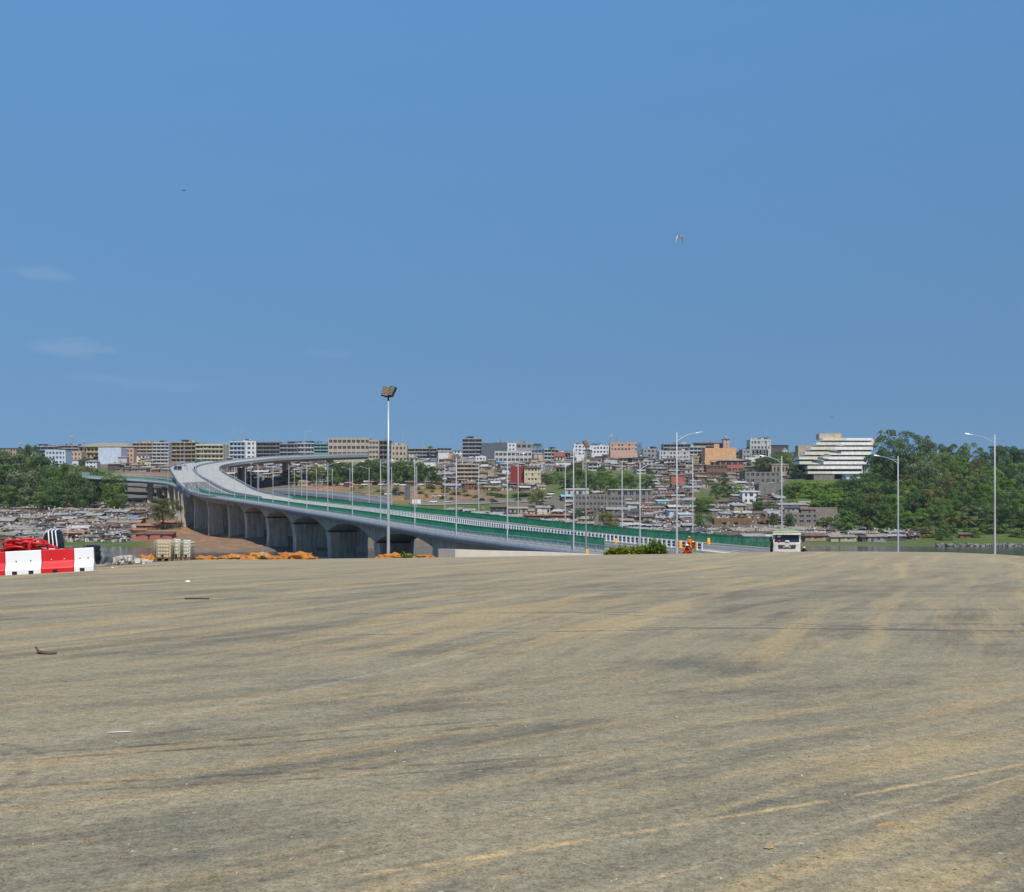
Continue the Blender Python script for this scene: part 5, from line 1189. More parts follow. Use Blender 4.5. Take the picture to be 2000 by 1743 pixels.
# heap of red hose behind them
hc = W(48, 1085, 42.5); hc.z = 0
mb = MB(); r = random.Random(4)
for k in range(26):
    R0 = r.uniform(.45, 1.0); cx, cy, cz = hc.x + r.uniform(-.35, .45), hc.y + r.uniform(-.3, .3), .25 + k * .042
    tl = r.uniform(-.22, .22); tl2 = r.uniform(-.2, .2); pts = []
    for j in range(25):
        a = j / 24 * 6.28 * .98 + k; rr = R0 * (1 + .08 * math.sin(3 * a + k)); pts.append((cx + rr * math.cos(a), cy + rr * .6 * math.sin(a), max(.06, cz * (1 - R0 * .25) + tl * math.cos(a) * .5 + tl2 * math.sin(a))))
    mb.tube(pts, .045, 6)
mb.tube([(hc.x - .5, hc.y, .8), (hc.x - 1.1, hc.y - .3, .55), (hc.x - 1.9, hc.y - .9, .25), (hc.x - 2.6, hc.y - 1.5, .1)], .05, 6)
o = mb.build("hose_heap", M['red_hose']); tag(o, "heap of tangled bright red hose behind the plastic barriers", "hose")
# one large red hoop standing up, with its tail
c = W(75, 1069, 41); pts = []
for j in range(29): a = -.5 + j / 28 * 4.2; pts.append((c.x + .30 * math.cos(a), c.y + .16 * math.cos(a), c.z - .02 + .33 * math.sin(a)))
mb = MB(); mb.tube(pts, .045, 7); tl = [W(86, 1062, 41.1), W(94, 1063, 41), W(103, 1067, 40.8), W(112, 1074, 40.6), W(116, 1082, 40.5)]; mb.tube(tl, .04, 7); mb.tube([pts[0], (pts[0][0] + .05, pts[0][1], .5), (pts[0][0] + .1, pts[0][1], .1)], .045, 7)
o = mb.build("hose_hoop", M['red_hose']); tag(o, "single red hose looped upright over the barriers beside the strapped black stack", "hose")
# strapped black stack
def shift(root, nm, mb, mt):
    o = mb.build(nm, mt); o.parent = root; o.matrix_parent_inverse = Matrix.Translation(-Vector(root.location)); return o
p0 = W(103, 1090, 43.5); p0.z = 0
st = empty("strapped_stack", p0, 0, "stack of black plastic crates under film, tied with white straps", "stack")
Lx = W(73, 1, 43.5).x; Rx = W(114, 1, 43.5).x; zt = W(0, 1035, 43.5).z; y = p0.y
prof = [(Lx + .02, 0), (Lx + .02, .58), (Lx + .30, zt - .14), (Lx + .40, zt - .02), (Rx - .10, zt), (Rx - .01, zt - .5), (Rx, 0)]
mb = MB(); secs = []
for k in range(5): 
    yy = y + k * .15; s = 1 - .03 * abs(k - 2); secs.append([Vector((x_, yy, z_ * s)) for x_, z_ in prof])
mb.loft(secs); shift(st, "film_cover", mb, M['black'])
for xx, xt in ((-.17, -.27), (-.34, -.42), (0, -.12)):
    mb = MB(); q0 = Rx + xx; q1 = Rx + xt; mb.tube([(q0, y - .03, 0), (q0, y - .03, .5), (q0 - .02, y - .03, .75), (q1, y - .02, zt - .04), (q1, y + .3, zt + .03), (q1, y + .6, zt)], .026, 5); shift(st, "strap", mb, M['strap'])
for z0 in (.38, .5, .78):
    mb = MB(); mb.tube([(Lx + .06 + (.12 if z0 > .6 else 0), y - .03, z0 + (.05 if z0 > .6 else 0)), ((Lx + Rx) / 2, y - .03, z0), (Rx - .01, y - .03, z0 - .02), (Rx + .02, y + .5, z0 - .02)], .026, 5); shift(st, "strap", mb, M['strap'])
mb = MB(); r = random.Random(5)
for k in range(7): 
    q = Lx + .2 + k * .12; mb.box((q, y - .015, .55 + .08 * k), (.10, .03, .05), 0)
shift(st, "film_fold", mb, M['dark_steel'])
bxp = W(134, 1090, 44); bxp.z = 0; mb = MB(); mb.hexa([(bxp.x - .22, bxp.y, 0), (bxp.x + .28, bxp.y, 0), (bxp.x + .28, bxp.y + .6, 0), (bxp.x - .22, bxp.y + .6, 0), (bxp.x - .2, bxp.y + .05, .78), (bxp.x + .14, bxp.y + .05, .76), (bxp.x + .14, bxp.y + .6, .76), (bxp.x - .2, bxp.y + .6, .78)])
rt = empty("black_box", bxp, 0, "small black box leaning against the strapped black stack", "box"); shift(rt, "body", mb, M['black']); mb = MB(); mb.box((bxp.x - .02, bxp.y + .3, .79), (.40, .62, .05)); shift(rt, "lid", mb, M['dark_steel'])
# black pipes lying behind the last barrier
for k in range(6):
    yy = 1068 + 2.6 * (k % 6) * 1.75; a, b = W(165 if k < 6 else 172, yy + 1.5, 44.5 + .1 * (k // 6)), W(190 - (k % 3) * 1.5, yy + .5, 45.5)
    b.y += .2; mb = MB(); mb.tube([a, a.lerp(b, .5) + Vector((0, 0, .02)), b], .085, 8); o = mb.build("drain_pipe", M['black']); tag(o, f"black drain pipe stacked behind the end barrier, {ORD[k]} from the top", "pipe", "black drain pipes")
# grey tarpaulin heap
def lump(name, label, cat, px, yb, wpx, hpx, mt, d=None, seed=0, rough=.25, dep=.6, n=18, kind=None, zb=0.0, amp=1.0):
    base = ground(px, yb) if d is None else W(px, yb, d); d = base.y; w = wpx * d / F; h = hpx * d / F
    bm = bmesh.new(); bmesh.ops.create_icosphere(bm, subdivisions=4, radius=1)
    for v in bm.verts:
        p = v.co.copy(); q = noise.fractal(p * 2.2 + Vector((seed * 7.1, seed, 0)), .8, 2.0, 5) * rough + noise.noise(p * 7 + Vector((seed, 0, 3))) * rough * .3
        v.co = p * (1 + q)
        v.co.x *= w / 2; v.co.y *= w / 2 * dep; v.co.z = max(-.15, v.co.z) * h * amp
    me = bpy.data.meshes.new(name); bm.to_mesh(me); bm.free(); me.materials.append(mt); me.polygons.foreach_set("use_smooth", [True] * len(me.polygons))
    o = link(name, me); o.location = (base.x, base.y, base.z + zb); tag(o, label, cat, None, kind); return o
lump("tarpaulin", "crumpled dark grey tarpaulin heap right of the black drain pipes", "tarpaulin", 201, 1097.5, 34, 27, M['tarp'], seed=2, rough=.4, d=46)
lump("earth_mound", "low sandy heap at the left edge behind the red hose", "mound", -2, 1085, 50, 17, mat('sand', (0.45, 0.36, 0.24), 1, .2, 3), seed=9, d=44)
bpy.data.objects["earth_mound"].location.z = -.35
EMD = [(286, 1095.5, 30, 13, 50.6, "small orange earth mound left of the liquid tanks"), (400, 1094, 46, 9, 52, "low orange earth mound right of the liquid tanks"), (455, 1093.5, 60, 12, 52.8, "orange earth mound with black scraps, second to the right of the tanks"), (510, 1092.5, 60, 15, 53.5, "taller orange earth mound with pale boulders near the bridge piers"), (575, 1092, 80, 14, 54.5, "long orange earth mound at the apron edge left of the floodlight mast"), (768, 1090, 68, 10, 57.2, "orange earth mound around the foot of the floodlight mast"), (830, 1089, 34, 6, 58.2, "thin orange earth mound right of the floodlight mast"), (228, 1096.5, 34, 6, 49.5, "flat orange earth patch under the white rubble")]
for i, (px, yb, w, h, d, lab) in enumerate(EMD): lump("earth_mound", lab, "mound", px, yb, w, h * .8, M['mound'], d=d, seed=i + 3, rough=.55, dep=.45)
def stone(px, yb, w, mt, label, d, group=None, seed=0): lump("rock", label, "rock", px, yb, w, w * .55, mt, d=d, seed=seed, rough=.35, dep=.8)
for i, (px, yb, w, d) in enumerate(((513, 1085, 11, 53), (521, 1087, 7, 52.6), (506, 1087.5, 6, 52.5), (565, 1085.5, 6, 54), (465, 1089, 7, 52.5), (449, 1089.5, 6, 52.4))): stone(px, yb, w, mat('pale boulder', (.40, .27, .14), 1, .25, 3) if i == 0 else bpy.data.materials['pale boulder'], f"pale boulder on the orange mounds, {ORD[i]} in size", d, seed=i)
r = random.Random(11); mb = MB()
for k in range(150):
    px = r.uniform(205, 292); d = r.uniform(47, 50.4); hgt = max(0, .30 * math.exp(-((px - 245) / 24) ** 2)) * r.random(); q = W(px, 0, d); s = r.uniform(.04, .15)
    pts = [Vector((sx * s * r.uniform(.6, 1.2), sy * s * r.uniform(.6, 1.2), sz * s * r.uniform(.4, .8))) + Vector((q.x, q.y, hgt + .03)) for sz in (-1, 1) for sx, sy in ((-1, -1), (1, -1), (1, 1), (-1, 1))]; mb.hexa(pts)
o = mb.build("rubble", M['rubble']); tag(o, "scatter of white broken rubble between the tarpaulin and the liquid tanks", kind="stuff")
# three caged liquid tanks on pallets
def ibc(px0, px1, yt, yb, d, mt, label):
    w = (px1 - px0) * d / F; c = W((px0 + px1) / 2, yb, d); c.z = 0; h = (yb - yt) * d / F
    root = empty("liquid_tank", c, 0, label, "tank", "caged liquid tanks"); dp = .62
    mb = MB()
    for xx in (-w / 2 + .07, 0, w / 2 - .07): mb.box((xx, dp / 2, .065), (.13, dp, .13))
    mb.box((0, dp / 2, .15), (w, dp, .035)); mb.build("pallet", M['pallet'], root)
    mb = MB(); b0 = .17; e = .04; rr = .07
    secs = []
    for z, k in ((b0, .9), (b0 + .05, 1), (h - .10, 1), (h - .04, .93), (h - .02, .8)):
        a, b2 = (w / 2 - e) * k, (dp / 2 - e) * k; secs.append([Vector((x_, y_ + dp / 2, z)) for x_, y_ in ((-a + rr, -b2), (a - rr, -b2), (a, -b2 + rr), (a, b2 - rr), (a - rr, b2), (-a + rr, b2), (-a, b2 - rr), (-a, -b2 + rr))])
    mb.loft(secs); mb.build("bottle", mt, root)
    mb = MB(); mb.tube([(0, dp / 2, h - .04), (0, dp / 2, h + .02)], .11, 12); mb.build("cap", M['black'], root)
    mb = MB(); n = max(5, int(w / .125))
    for k in range(n + 1):
        xx = -w / 2 + w * k / n
        for yy in (0, dp): mb.tube([(xx, yy, .15), (xx, yy, h)], .010, 5)
    for k in range(1, 7):
        yy = dp * k / 7
        for xx in (-w / 2, w / 2): mb.tube([(xx, yy, .15), (xx, yy, h)], .010, 5)
    for k in range(6):
        z = .2 + (h - .22) * k / 5
        mb.tube([(-w / 2, 0, z), (w / 2, 0, z), (w / 2, dp, z), (-w / 2, dp, z), (-w / 2, 0, z)], .013, 5)
    mb.build("cage", M['cage'], root)
    mb = MB(); mb.tube([(0, -.02, .26), (0, -.08, .26)], .05, 10); mb.box((0, -.09, .30), (.14, .03, .04)); mb.build("valve", M['black'], root)
ibc(302, 334, 1053, 1096, 51.2, M['tank_yellow'], "yellowed liquid tank in a wire cage beside the orange mound")
ibc(337, 352, 1051.5, 1095.5, 51.6, M['tank_white'], "narrow milky liquid tank between the two wider caged ones")
ibc(354.5, 372, 1053, 1095.5, 51.3, M['tank_white'], "milky caged liquid tank nearest the bridge piers")
# low cream wall, tapering into the ground
e0, e1 = ground(896, 1088.3), ground(1186, 1084)
mb = MB(); secs = []
n_ = Vector((-(e1 - e0).y, (e1 - e0).x, 0)).normalized()
if n_.y < 0: n_ = -n_
for k in range(13):
    f = k / 12; p = e0.lerp(e1, f); p = p + n_ * .5; d = p.y; top = EYE - (lerp_tab(((0, 1073.3), (.35, 1077), (.7, 1079.3), (1, 1083.2)), f) - HOR) * d / F
    secs.append([p + Vector((0, 0, -.6)), p + n_ * 2.4 + Vector((0, 0, -.6)), Vector((p.x, p.y, top)) + n_ * 2.4, Vector((p.x, p.y, top))])
mb.loft(secs); o = mb.build("low_wall", M['wallc']); tag(o, "low cream concrete wall tapering along the apron edge to the green bushes", "wall")
# bushes at the apron edge
def front_bush(px, yb, yt, wpx, d, label, leafc):
    q = W(px, yb, d); h = (yb - yt) * d / F; w = wpx * d / F; root = empty("bush", (q.x, q.y, q.z - .2), rnd.uniform(0, 6), label, "bush")
    r = random.Random(int(px)); mb = MB(); st_ = MB()
    for k in range(int(85 * w)):
        a = r.uniform(0, 6.28); rr = math.sqrt(r.random()); bx_, by_ = rr * w / 2 * math.cos(a), rr * .7 * math.sin(a); hh = h * (1 - .55 * rr ** 2) * r.uniform(.45, 1.1)
        tip = (bx_ * 1.12 + r.uniform(-.15, .15), by_ + r.uniform(-.15, .15), hh + .2); st_.tube([(bx_ * .85, by_, 0), tip], [.012, .004], 4)
        for j in range(14):
            f = r.uniform(.3, 1.02); c = Vector((bx_ * .85 + (tip[0] - bx_ * .85) * f, by_ + (tip[1] - by_) * f, tip[2] * f)); u = Vector((r.gauss(0, 1), r.gauss(0, 1), r.gauss(.3, .6))).normalized(); s = r.uniform(.08, .17)
            e_ = c + u * s * 1.6; v = u.cross(Vector((0, 0, 1))).normalized() * s * .45; mb.add([c, c.lerp(e_, .5) + v, e_, c.lerp(e_, .5) - v], [(0, 1, 2, 3)])
    mb.build("foliage", LEAF[leafc], root, fix=False); st_.build("stem", M['bark'], root)
front_bush(1215, 1085, 1067, 74, 66, "low straggling yellow green bush between the cream wall and the taller bush", 'lime')
front_bush(1252, 1085, 1063, 40, 66.5, "low green bush squeezed against the taller round bush", 'lime')
front_bush(1281, 1084, 1054, 50, 66.3, "taller round green bush left of the tall street lamp", 'bright green')
front_bush(792, 1090.5, 1083, 18, 57, "tiny weed growing on the orange mound by the floodlight mast", 'bright green')
# floodlight masts
def flood(px, yb, ytop, wpx, d, label, back=False, zb=None):
    c = W(px, yb, d); c.z = zb if zb is not None else -.15; zt = EYE + (HOR - ytop) * d / F; w = wpx * d / F; h = zt - c.z
    root = empty("floodlight_mast", c, 0, label, "floodlight")
    ph = h - w * .78; mb = MB(); mb.tube([(0, 0, -1), (0, 0, 0), (0, 0, ph * .5), (0, 0, ph)], [.10, .095, .07, .045], 12); mb.build("pole", M['lamp_head'] if not back else M['w_grey'], root)
    mb = MB(); mb.box((0, 0, ph + .02), (w * .55, .08, .05)); mb.tube([(0, 0, ph - .22), (0, 0, ph + .05)], .05, 8); mb.build("bracket", M['dark_steel'], root)
    for k, (ox, yaw, tilt) in enumerate(((-.2, .15, -.75), (.24, -.5, -.7)) if not back else ((0, math.pi + .6, -.75),)):
        fr = MB(); Mx = Matrix.Translation((ox * w, -.05, ph + w * .40)) @ Matrix.Rotation(yaw, 4, 'Z') @ Matrix.Rotation(-.42 if not back else .5, 4, 'X') @ Matrix.Rotation(.22, 4, 'Y')
        ww, hh = (w * .50, w * .74) if not back else (w * .9, w * 1.2)
        fr.box((0, .05, 0), (ww, .10, hh), M=Mx)
        for sx in (-1, 1): fr.box((sx * ww * .47, -.03, 0), (ww * .06, .08, hh), M=Mx)
        for sz in (-1, 1): fr.box((0, -.03, sz * hh * .47), (ww, .08, hh * .06), M=Mx)
        f_ = fr.build("lamp_panel", M['dark_steel'] if not back else M['w_brown'], root)
        for q in range(6):
            tb = MB(); tb.box((0, -.03, -hh * .38 + q * hh * .152), (ww * .84, .05, hh * .07), M=Mx); tb.build("lamp_tube", M['w_tan'], f_)
flood(758.5, 1089.5, 755, 27, 57.6, "tall slim floodlight mast with twin lamp panels on the orange mound")
flood(1144.5, 1086, 863, 12, 112, "distant floodlight mast seen from behind, beside the bridge railing", back=True, zb=-1.4)
# ------------------------------------------------------------------ truck
def truck():
    d = 96.0; k = d / F; c = W(1537, 1036, d); zg = W(0, 1087.5, d).z
    root = empty("truck", (c.x, d, zg), R(-14.5), "white tipper truck facing the camera with a green covered load", "truck"); root.scale = (1, 1, .78)
    WT = mat('dusty white truck paint', (0.62, 0.61, 0.56), .45, .10, 2, streak=.22)
    mb = MB(); mb.loft([[(-1.22, y, z0), (1.22, y, z0), (1.22, y, z1), (-1.22, y, z1)] for y, z0, z1 in ((.02, .55, 1.62), (0, .7, 1.55), (.02, .7, 1.5))][:1] + [[(-1.22, 2.1, .55), (1.22, 2.1, .55), (1.22, 2.1, 1.62), (-1.22, 2.1, 1.62)]])
    mb.loft([[(-1.22, .02, 1.62), (1.22, .02, 1.62), (1.22, 2.1, 1.62), (-1.22, 2.1, 1.62)], [(-1.20, .06, 1.70), (1.2, .06, 1.70), (1.2, 2.1, 1.7), (-1.2, 2.1, 1.7)]])
    for sx in (-1, 1): mb.hexa([(sx * 1.2 - .06, .06, 1.7), (sx * 1.2 + .04, .06, 1.7), (sx * 1.2 + .04, .2, 1.7), (sx * 1.2 - .06, .2, 1.7), (sx * 1.1 - .06, .28, 2.72), (sx * 1.1 + .06, .28, 2.72), (sx * 1.1 + .06, .42, 2.72), (sx * 1.1 - .06, .42, 2.72)])
    mb.box((0, 1.2, 2.78), (2.36, 1.9, .14)); mb.box((0, 2.05, 2.2), (2.3, .1, 1.1)); mb.build("cab", WT, root)
    mb = MB(); mb.hexa([(-1.13, .10, 1.70), (1.13, .10, 1.70), (1.13, .14, 1.70), (-1.13, .14, 1.70), (-1.06, .30, 2.70), (1.06, .30, 2.70), (1.06, .34, 2.70), (-1.06, .34, 2.70)]); ws = mb.build("windscreen", M['glass'], root)
    mb = MB(); mb.box((-.72, .20, 2.42), (.32, .02, .22)); mb.build("paper_sheet", M['white_paint'], ws)
    for x_, mt in ((-.72, 'red_plastic'), (-.08, 'wallc'), (.10, 'white_plastic')):
        mb = MB(); mb.tube([(x_, .09, 1.74), (x_, .10, 1.88), (x_, .13, 1.93)], [.13, .12, .05], 10); mb.build("dash_hat", M[mt], root)
    mb = MB(); mb.hexa([(-1.26, -.10, 2.62), (1.26, -.10, 2.62), (1.2, .3, 2.72), (-1.2, .3, 2.72), (-1.26, -.06, 2.86), (1.26, -.06, 2.86), (1.2, .3, 2.86), (-1.2, .3, 2.86)]); sv = mb.build("sun_visor", WT, root)
    for x_ in (-.95, -.3, -.05, .3, .95):
        mb = MB(); mb.box((x_, -.09, 2.74), (.07, .03, .04)); mb.build("marker_lamp", M['red_plastic'], sv)
    mb = MB()
    for s in (-1, 1):
        for z, a, b2, dz in ((1.36, .18, .80, .05), (1.20, .36, .80, .05), (1.02, .0, .76, .0)): mb.hexa([(s * a, -.025, z - .04 - dz), (s * b2, -.025, z - .04), (s * b2, .02, z - .04), (s * a, .02, z - .04 - dz), (s * a, -.025, z + .04 - dz), (s * b2, -.025, z + .05), (s * b2, .02, z + .05), (s * a, .02, z + .04 - dz)])
    mb.build("grille", M['black'], root)
    mb = MB(); mb.box((0, -.03, 1.22), (.42, .03, .16)); mb.build("badge_bar", M['galv'], root)
    mb = MB(); mb.box((0, -.06, .42), (2.44, .3, .52)); mb.build("bumper", WT, root)
    for s in (-1, 1):
        mb = MB(); mb.box((s * .95, -.22, .50), (.38, .04, .16)); mb.build("headlight", M['glass'], root)
        mb = MB(); mb.tube([(s * 1.22, .3, 2.6), (s * 1.46, .05, 2.62), (s * 1.46, .05, 1.7)], .025, 6); mb.box((s * 1.46, .02, 2.1), (.22, .08, .62)); mb.build("mirror", M['black'], root)
        for y_ in (1.2, 4.6, 5.9):
            mb = MB(); mb.tube([(s * .85, y_, .5), (s * 1.2, y_, .5)], .52, 18); wl = mb.build("wheel", M['rubber'], root); mb = MB(); mb.tube([(s * 1.0, y_, .5), (s * 1.215, y_, .5)], .26, 14); mb.build("rim", M['galv'], wl)
    mb = MB(); mb.hexa([(-1.25, 2.35, 1.1), (1.25, 2.35, 1.1), (1.25, 7.2, 1.1), (-1.25, 7.2, 1.1), (-1.3, 2.3, 2.95), (1.3, 2.3, 2.95), (1.3, 7.3, 2.95), (-1.3, 7.3, 2.95)]); mb.box((0, 2.22, 2.98), (2.66, .2, .16)); mb.build("tipper_body", mat('faded green tipper', (.40, .46, .26), .7, .15, 2), root)
    mb = MB(); mb.add([(-1.28, 2.4, 3.0), (1.28, 2.4, 3.0), (1.28, 7.2, 3.0), (-1.28, 7.2, 3.0), (-.5, 2.9, 3.28), (-.1, 3.1, 3.12), (.15, 3.0, 3.38), (.7, 3.2, 3.2), (0, 6.5, 3.3)], [(0, 1, 7, 6), (0, 6, 5, 4), (1, 2, 8, 7), (2, 3, 8), (3, 0, 4, 8), (4, 5, 8), (5, 6, 8), (6, 7, 8)]); mb.build("load_cover", mat('pale green cover', (.22, .28, .17), .9, .25, 2), root)
    mb = MB(); mb.tube([(-1.42, 2.2, .4), (-1.42, 2.2, 2.0)], .13, 10); mb.build("exhaust", mat('rusty pipe', (.16, .09, .05), .8, .3, 4), root)
    mb = MB(); mb.box((0, 3.8, .75), (.9, 7, .3)); mb.build("chassis", M['dark_steel'], root)
truck()
# ------------------------------------------------------------------ people
SKIN = mat('dark skin', (0.075, 0.040, 0.025), 0.6, 0.15, 8)
CL = {'orange': mat('orange work vest', (0.75, 0.16, 0.02), 0.8, 0.12, 6), 'redorange': mat('red orange overall', (0.62, 0.06, 0.015), 0.8, 0.12, 6), 'navy': mat('navy trousers', (0.02, 0.025, 0.045), 0.9, 0.2, 6), 'dark': mat('dark clothes', (0.025, 0.025, 0.028), 0.9, 0.2, 6), 'yellow': mat('yellow helmet', (0.75, 0.52, 0.03), 0.4, 0.05, 6), 'white': mat('white helmet', (0.78, 0.78, 0.76), 0.4, 0.05, 6), 'olive': mat('lime vest', (0.40, 0.42, 0.03), 0.8, 0.1, 6), 'blue': mat('blue shirt', (0.05, 0.13, 0.35), 0.9, 0.1, 6)}
def skin_body(name, joints, edges, mtl, parent, sub=2):
    me = bpy.data.meshes.new(name); me.from_pydata([j[0] for j in joints], edges, []); o = link(name, me, parent)
    bm = bmesh.new(); bm.from_mesh(me); ly = bm.verts.layers.skin.verify(); bm.verts.ensure_lookup_table()
    for i, j in enumerate(joints): rr = j[1] if isinstance(j[1], tuple) else (j[1], j[1]); bm.verts[i][ly].radius = rr; bm.verts[i][ly].use_root = (i == 0)
    bm.to_mesh(me); bm.free(); o.modifiers.new("skin", 'SKIN').use_smooth_shade = True; s = o.modifiers.new("sub", 'SUBSURF'); s.levels = sub; s.render_levels = sub; me.materials.append(mtl); return o
POSES = {
    'stand': dict(pel=(0, 0, .93), ch=(0, -.01, 1.30), nk=(0, 0, 1.47), hd=(0, -.03, 1.62), sh=.19, el=((-.27, -.02, 1.14), (.27, -.02, 1.14)), wr=((-.25, -.16, .94), (.27, -.10, .92)), kn=((-.10, -.03, .50), (.11, -.02, .50)), an=((-.10, .02, .08), (.13, .02, .08))),
    'walk': dict(pel=(0, 0, .92), ch=(0, -.04, 1.29), nk=(0, -.05, 1.46), hd=(0, -.08, 1.61), sh=.19, el=((-.26, .10, 1.14), (.26, -.14, 1.15)), wr=((-.25, .12, .92), (.24, -.30, 1.0)), kn=((-.10, -.16, .52), (.10, .06, .50)), an=((-.10, -.20, .09), (.10, .30, .13))),
    'crouch': dict(pel=(0, .12, .36), ch=(0, -.10, .68), nk=(0, -.18, .83), hd=(0, -.27, .94), sh=.19, el=((-.30, -.28, .55), (.30, -.26, .55)), wr=((-.20, -.48, .38), (.22, -.48, .36)), kn=((-.20, -.30, .48), (.20, -.28, .48)), an=((-.17, .02, .08), (.17, .04, .08))),
    'bend': dict(pel=(0, .12, .90), ch=(0, -.20, 1.12), nk=(0, -.36, 1.17), hd=(0, -.50, 1.16), sh=.19, el=((-.27, -.36, .88), (.27, -.34, .88)), wr=((-.18, -.46, .62), (.18, -.46, .62)), kn=((-.12, .0, .50), (.12, .02, .50)), an=((-.12, .08, .08), (.12, .08, .08)))}
def person(p, rz, pose, top, legs, label, helmet=None, h=1.0, hold=None):
    q = POSES[pose]; root = empty("person", p, rz, label, "person"); root.scale = (h, h, h)
    V = lambda t: Vector(t); pel, ch, nk, hd = V(q['pel']), V(q['ch']), V(q['nk']), V(q['hd'])
    J = [(pel, (.15, .115)), (pel.lerp(ch, .5), (.14, .105)), (ch, (.165, .12)), (nk, .062), (hd - (hd - nk) * .25, .075), (hd, (.082, .098)), (hd + (hd - nk).normalized() * .10, (.07, .085))]
    E = [(0, 1), (1, 2), (2, 3), (3, 4), (4, 5), (5, 6)]
    for i, s in enumerate((-1, 1)):
        sh = ch.lerp(nk, .62) + Vector((s * q['sh'], 0, 0)); el, wr = V(q['el'][i]), V(q['wr'][i]); hv = (wr - el).normalized()
        b = len(J); J += [(sh, .062), (el, .046), (wr, .034), (wr + hv * .08, (.044, .024))]; E += [(2, b), (b, b + 1), (b + 1, b + 2), (b + 2, b + 3)]
        sd_ = hv.cross(Vector((0, 0, 1)));  sd_ = sd_.normalized() if sd_.length > .1 else Vector((0, 1, 0))
        for f in range(4):
            g = len(J); o_ = sd_ * (f - 1.5) * .019; ln = (.075, .088, .083, .065)[f]
            J += [(wr + hv * .10 + o_, .0095), (wr + hv * (.10 + ln * .55) + o_ - Vector((0, .01, 0)), .009), (wr + hv * (.10 + ln) + o_ - Vector((0, .028, 0)), .008)]; E += [(b + 3, g), (g, g + 1), (g + 1, g + 2)]
        g = len(J); J += [(wr + hv * .04 + sd_ * .045 * -s, .011), (wr + hv * .085 + sd_ * .062 * -s, .009)]; E += [(b + 2, g), (g, g + 1)]
        hp = pel + Vector((s * .095, 0, -.05)); kn, an = V(q['kn'][i]), V(q['an'][i]); b = len(J)
        J += [(hp, .095), (kn, .064), (an, .042), (an + Vector((0, -.15, -.045)), (.045, .03))]; E += [(0, b), (b, b + 1), (b + 1, b + 2), (b + 2, b + 3)]
    skin_body("body", J, E, SKIN, root, 1)
    # clothes follow the body
    sl = [(pel - Vector((0, 0, .02)), (.17, .135)), (pel.lerp(ch, .5), (.16, .125)), (ch, (.19, .14)), (ch.lerp(nk, .72), (.12, .10))]; e2 = [(0, 1), (1, 2), (2, 3)]
    for i, s in enumerate((-1, 1)):
        sh = ch.lerp(nk, .62) + Vector((s * q['sh'], 0, 0)); b = len(sl); el, wr = V(q['el'][i]), V(q['wr'][i]); sl += [(sh, .08), (el, .062), (el.lerp(wr, .8), .048)]; e2 += [(2, b), (b, b + 1), (b + 1, b + 2)]
    jk = skin_body("jacket", sl, e2, CL[top], root, 1)
    tl_ = [(pel, (.168, .13))]; e3 = []
    for i, s in enumerate((-1, 1)):
        hp = pel + Vector((s * .095, 0, -.06)); kn, an = V(q['kn'][i]), V(q['an'][i]); b = len(tl_); tl_ += [(hp, .112), (kn, .08), (kn.lerp(an, .92), .062)]; e3 += [(0, b), (b, b + 1), (b + 1, b + 2)]
    skin_body("trousers", tl_, e3, CL[legs], root, 1)
    for s in (-1, 1):
        mb = MB(); mb.tube([hd + Vector((s * .083, 0, .0)), hd + Vector((s * .098, .01, .0))], .026, 8); mb.build("ear", SKIN, root)
        mb = MB(); mb.tube([hd + Vector((s * .03, -.098, .015)), hd + Vector((s * .03, -.108, .015))], .011, 6); mb.build("eye", M['white_paint'], root)
    mb = MB(); mb.add([hd + Vector(t) for t in ((-.014, -.095, -.03), (.014, -.095, -.03), (0, -.125, -.025), (0, -.098, .02))], [(0, 1, 2), (0, 2, 3), (1, 3, 2), (0, 3, 1)]); mb.build("nose", SKIN, root)
    mb = MB(); mb.box(hd + Vector((0, -.094, -.05)), (.045, .012, .01)); mb.build("mouth", CL['redorange'], root)
    mb = MB()
    if helmet:
        secs = []
        for k, (z, r_) in enumerate(((.035, .125), (.055, .115), (.10, .105), (.14, .075), (.16, .02))): secs.append([hd + Vector((r_ * math.cos(a * .524), r_ * 1.12 * math.sin(a * .524) - (.03 if k == 0 else 0), z)) for a in range(12)])
        mb.smooth = True; mb.loft(secs); mb.build("helmet", CL[helmet], root)
    else:
        secs = []
        for z, r_ in ((.02, .094), (.07, .098), (.11, .08), (.13, .02)): secs.append([hd + Vector((r_ * math.cos(a * .524), r_ * 1.08 * math.sin(a * .524) + .012, z)) for a in range(12)])
        mb.smooth = True; mb.loft(secs); mb.build("hair", CL['dark'], root)
    return root
def at(px, d, z): q = W(px, 0, d); q.z = z; return q
person(at(1346, 117, zdeck(117)), .2, 'stand', 'orange', 'navy', "standing worker in orange vest, dark trousers and yellow helmet on the road", 'yellow')
person(at(1339, 103, -1.22), .3, 'crouch', 'redorange', 'redorange', "crouching worker in red orange overalls with a white helmet", 'white', 1.12)
person(at(1345.5, 103.4, -1.22), -.5, 'crouch', 'dark', 'dark', "crouching dark clothed worker with a lime helmet between two orange ones", 'yellow', 1.08)
person(at(1355, 105, -1.22), -.3, 'bend', 'orange', 'olive', "bending worker in orange vest with yellow trousers and helmet", 'yellow', 1.16)
person(at(1569, 92, -1.08), 0, 'crouch', 'dark', 'navy', "dark clothed worker with a yellow helmet beside the white truck", 'yellow', .95)
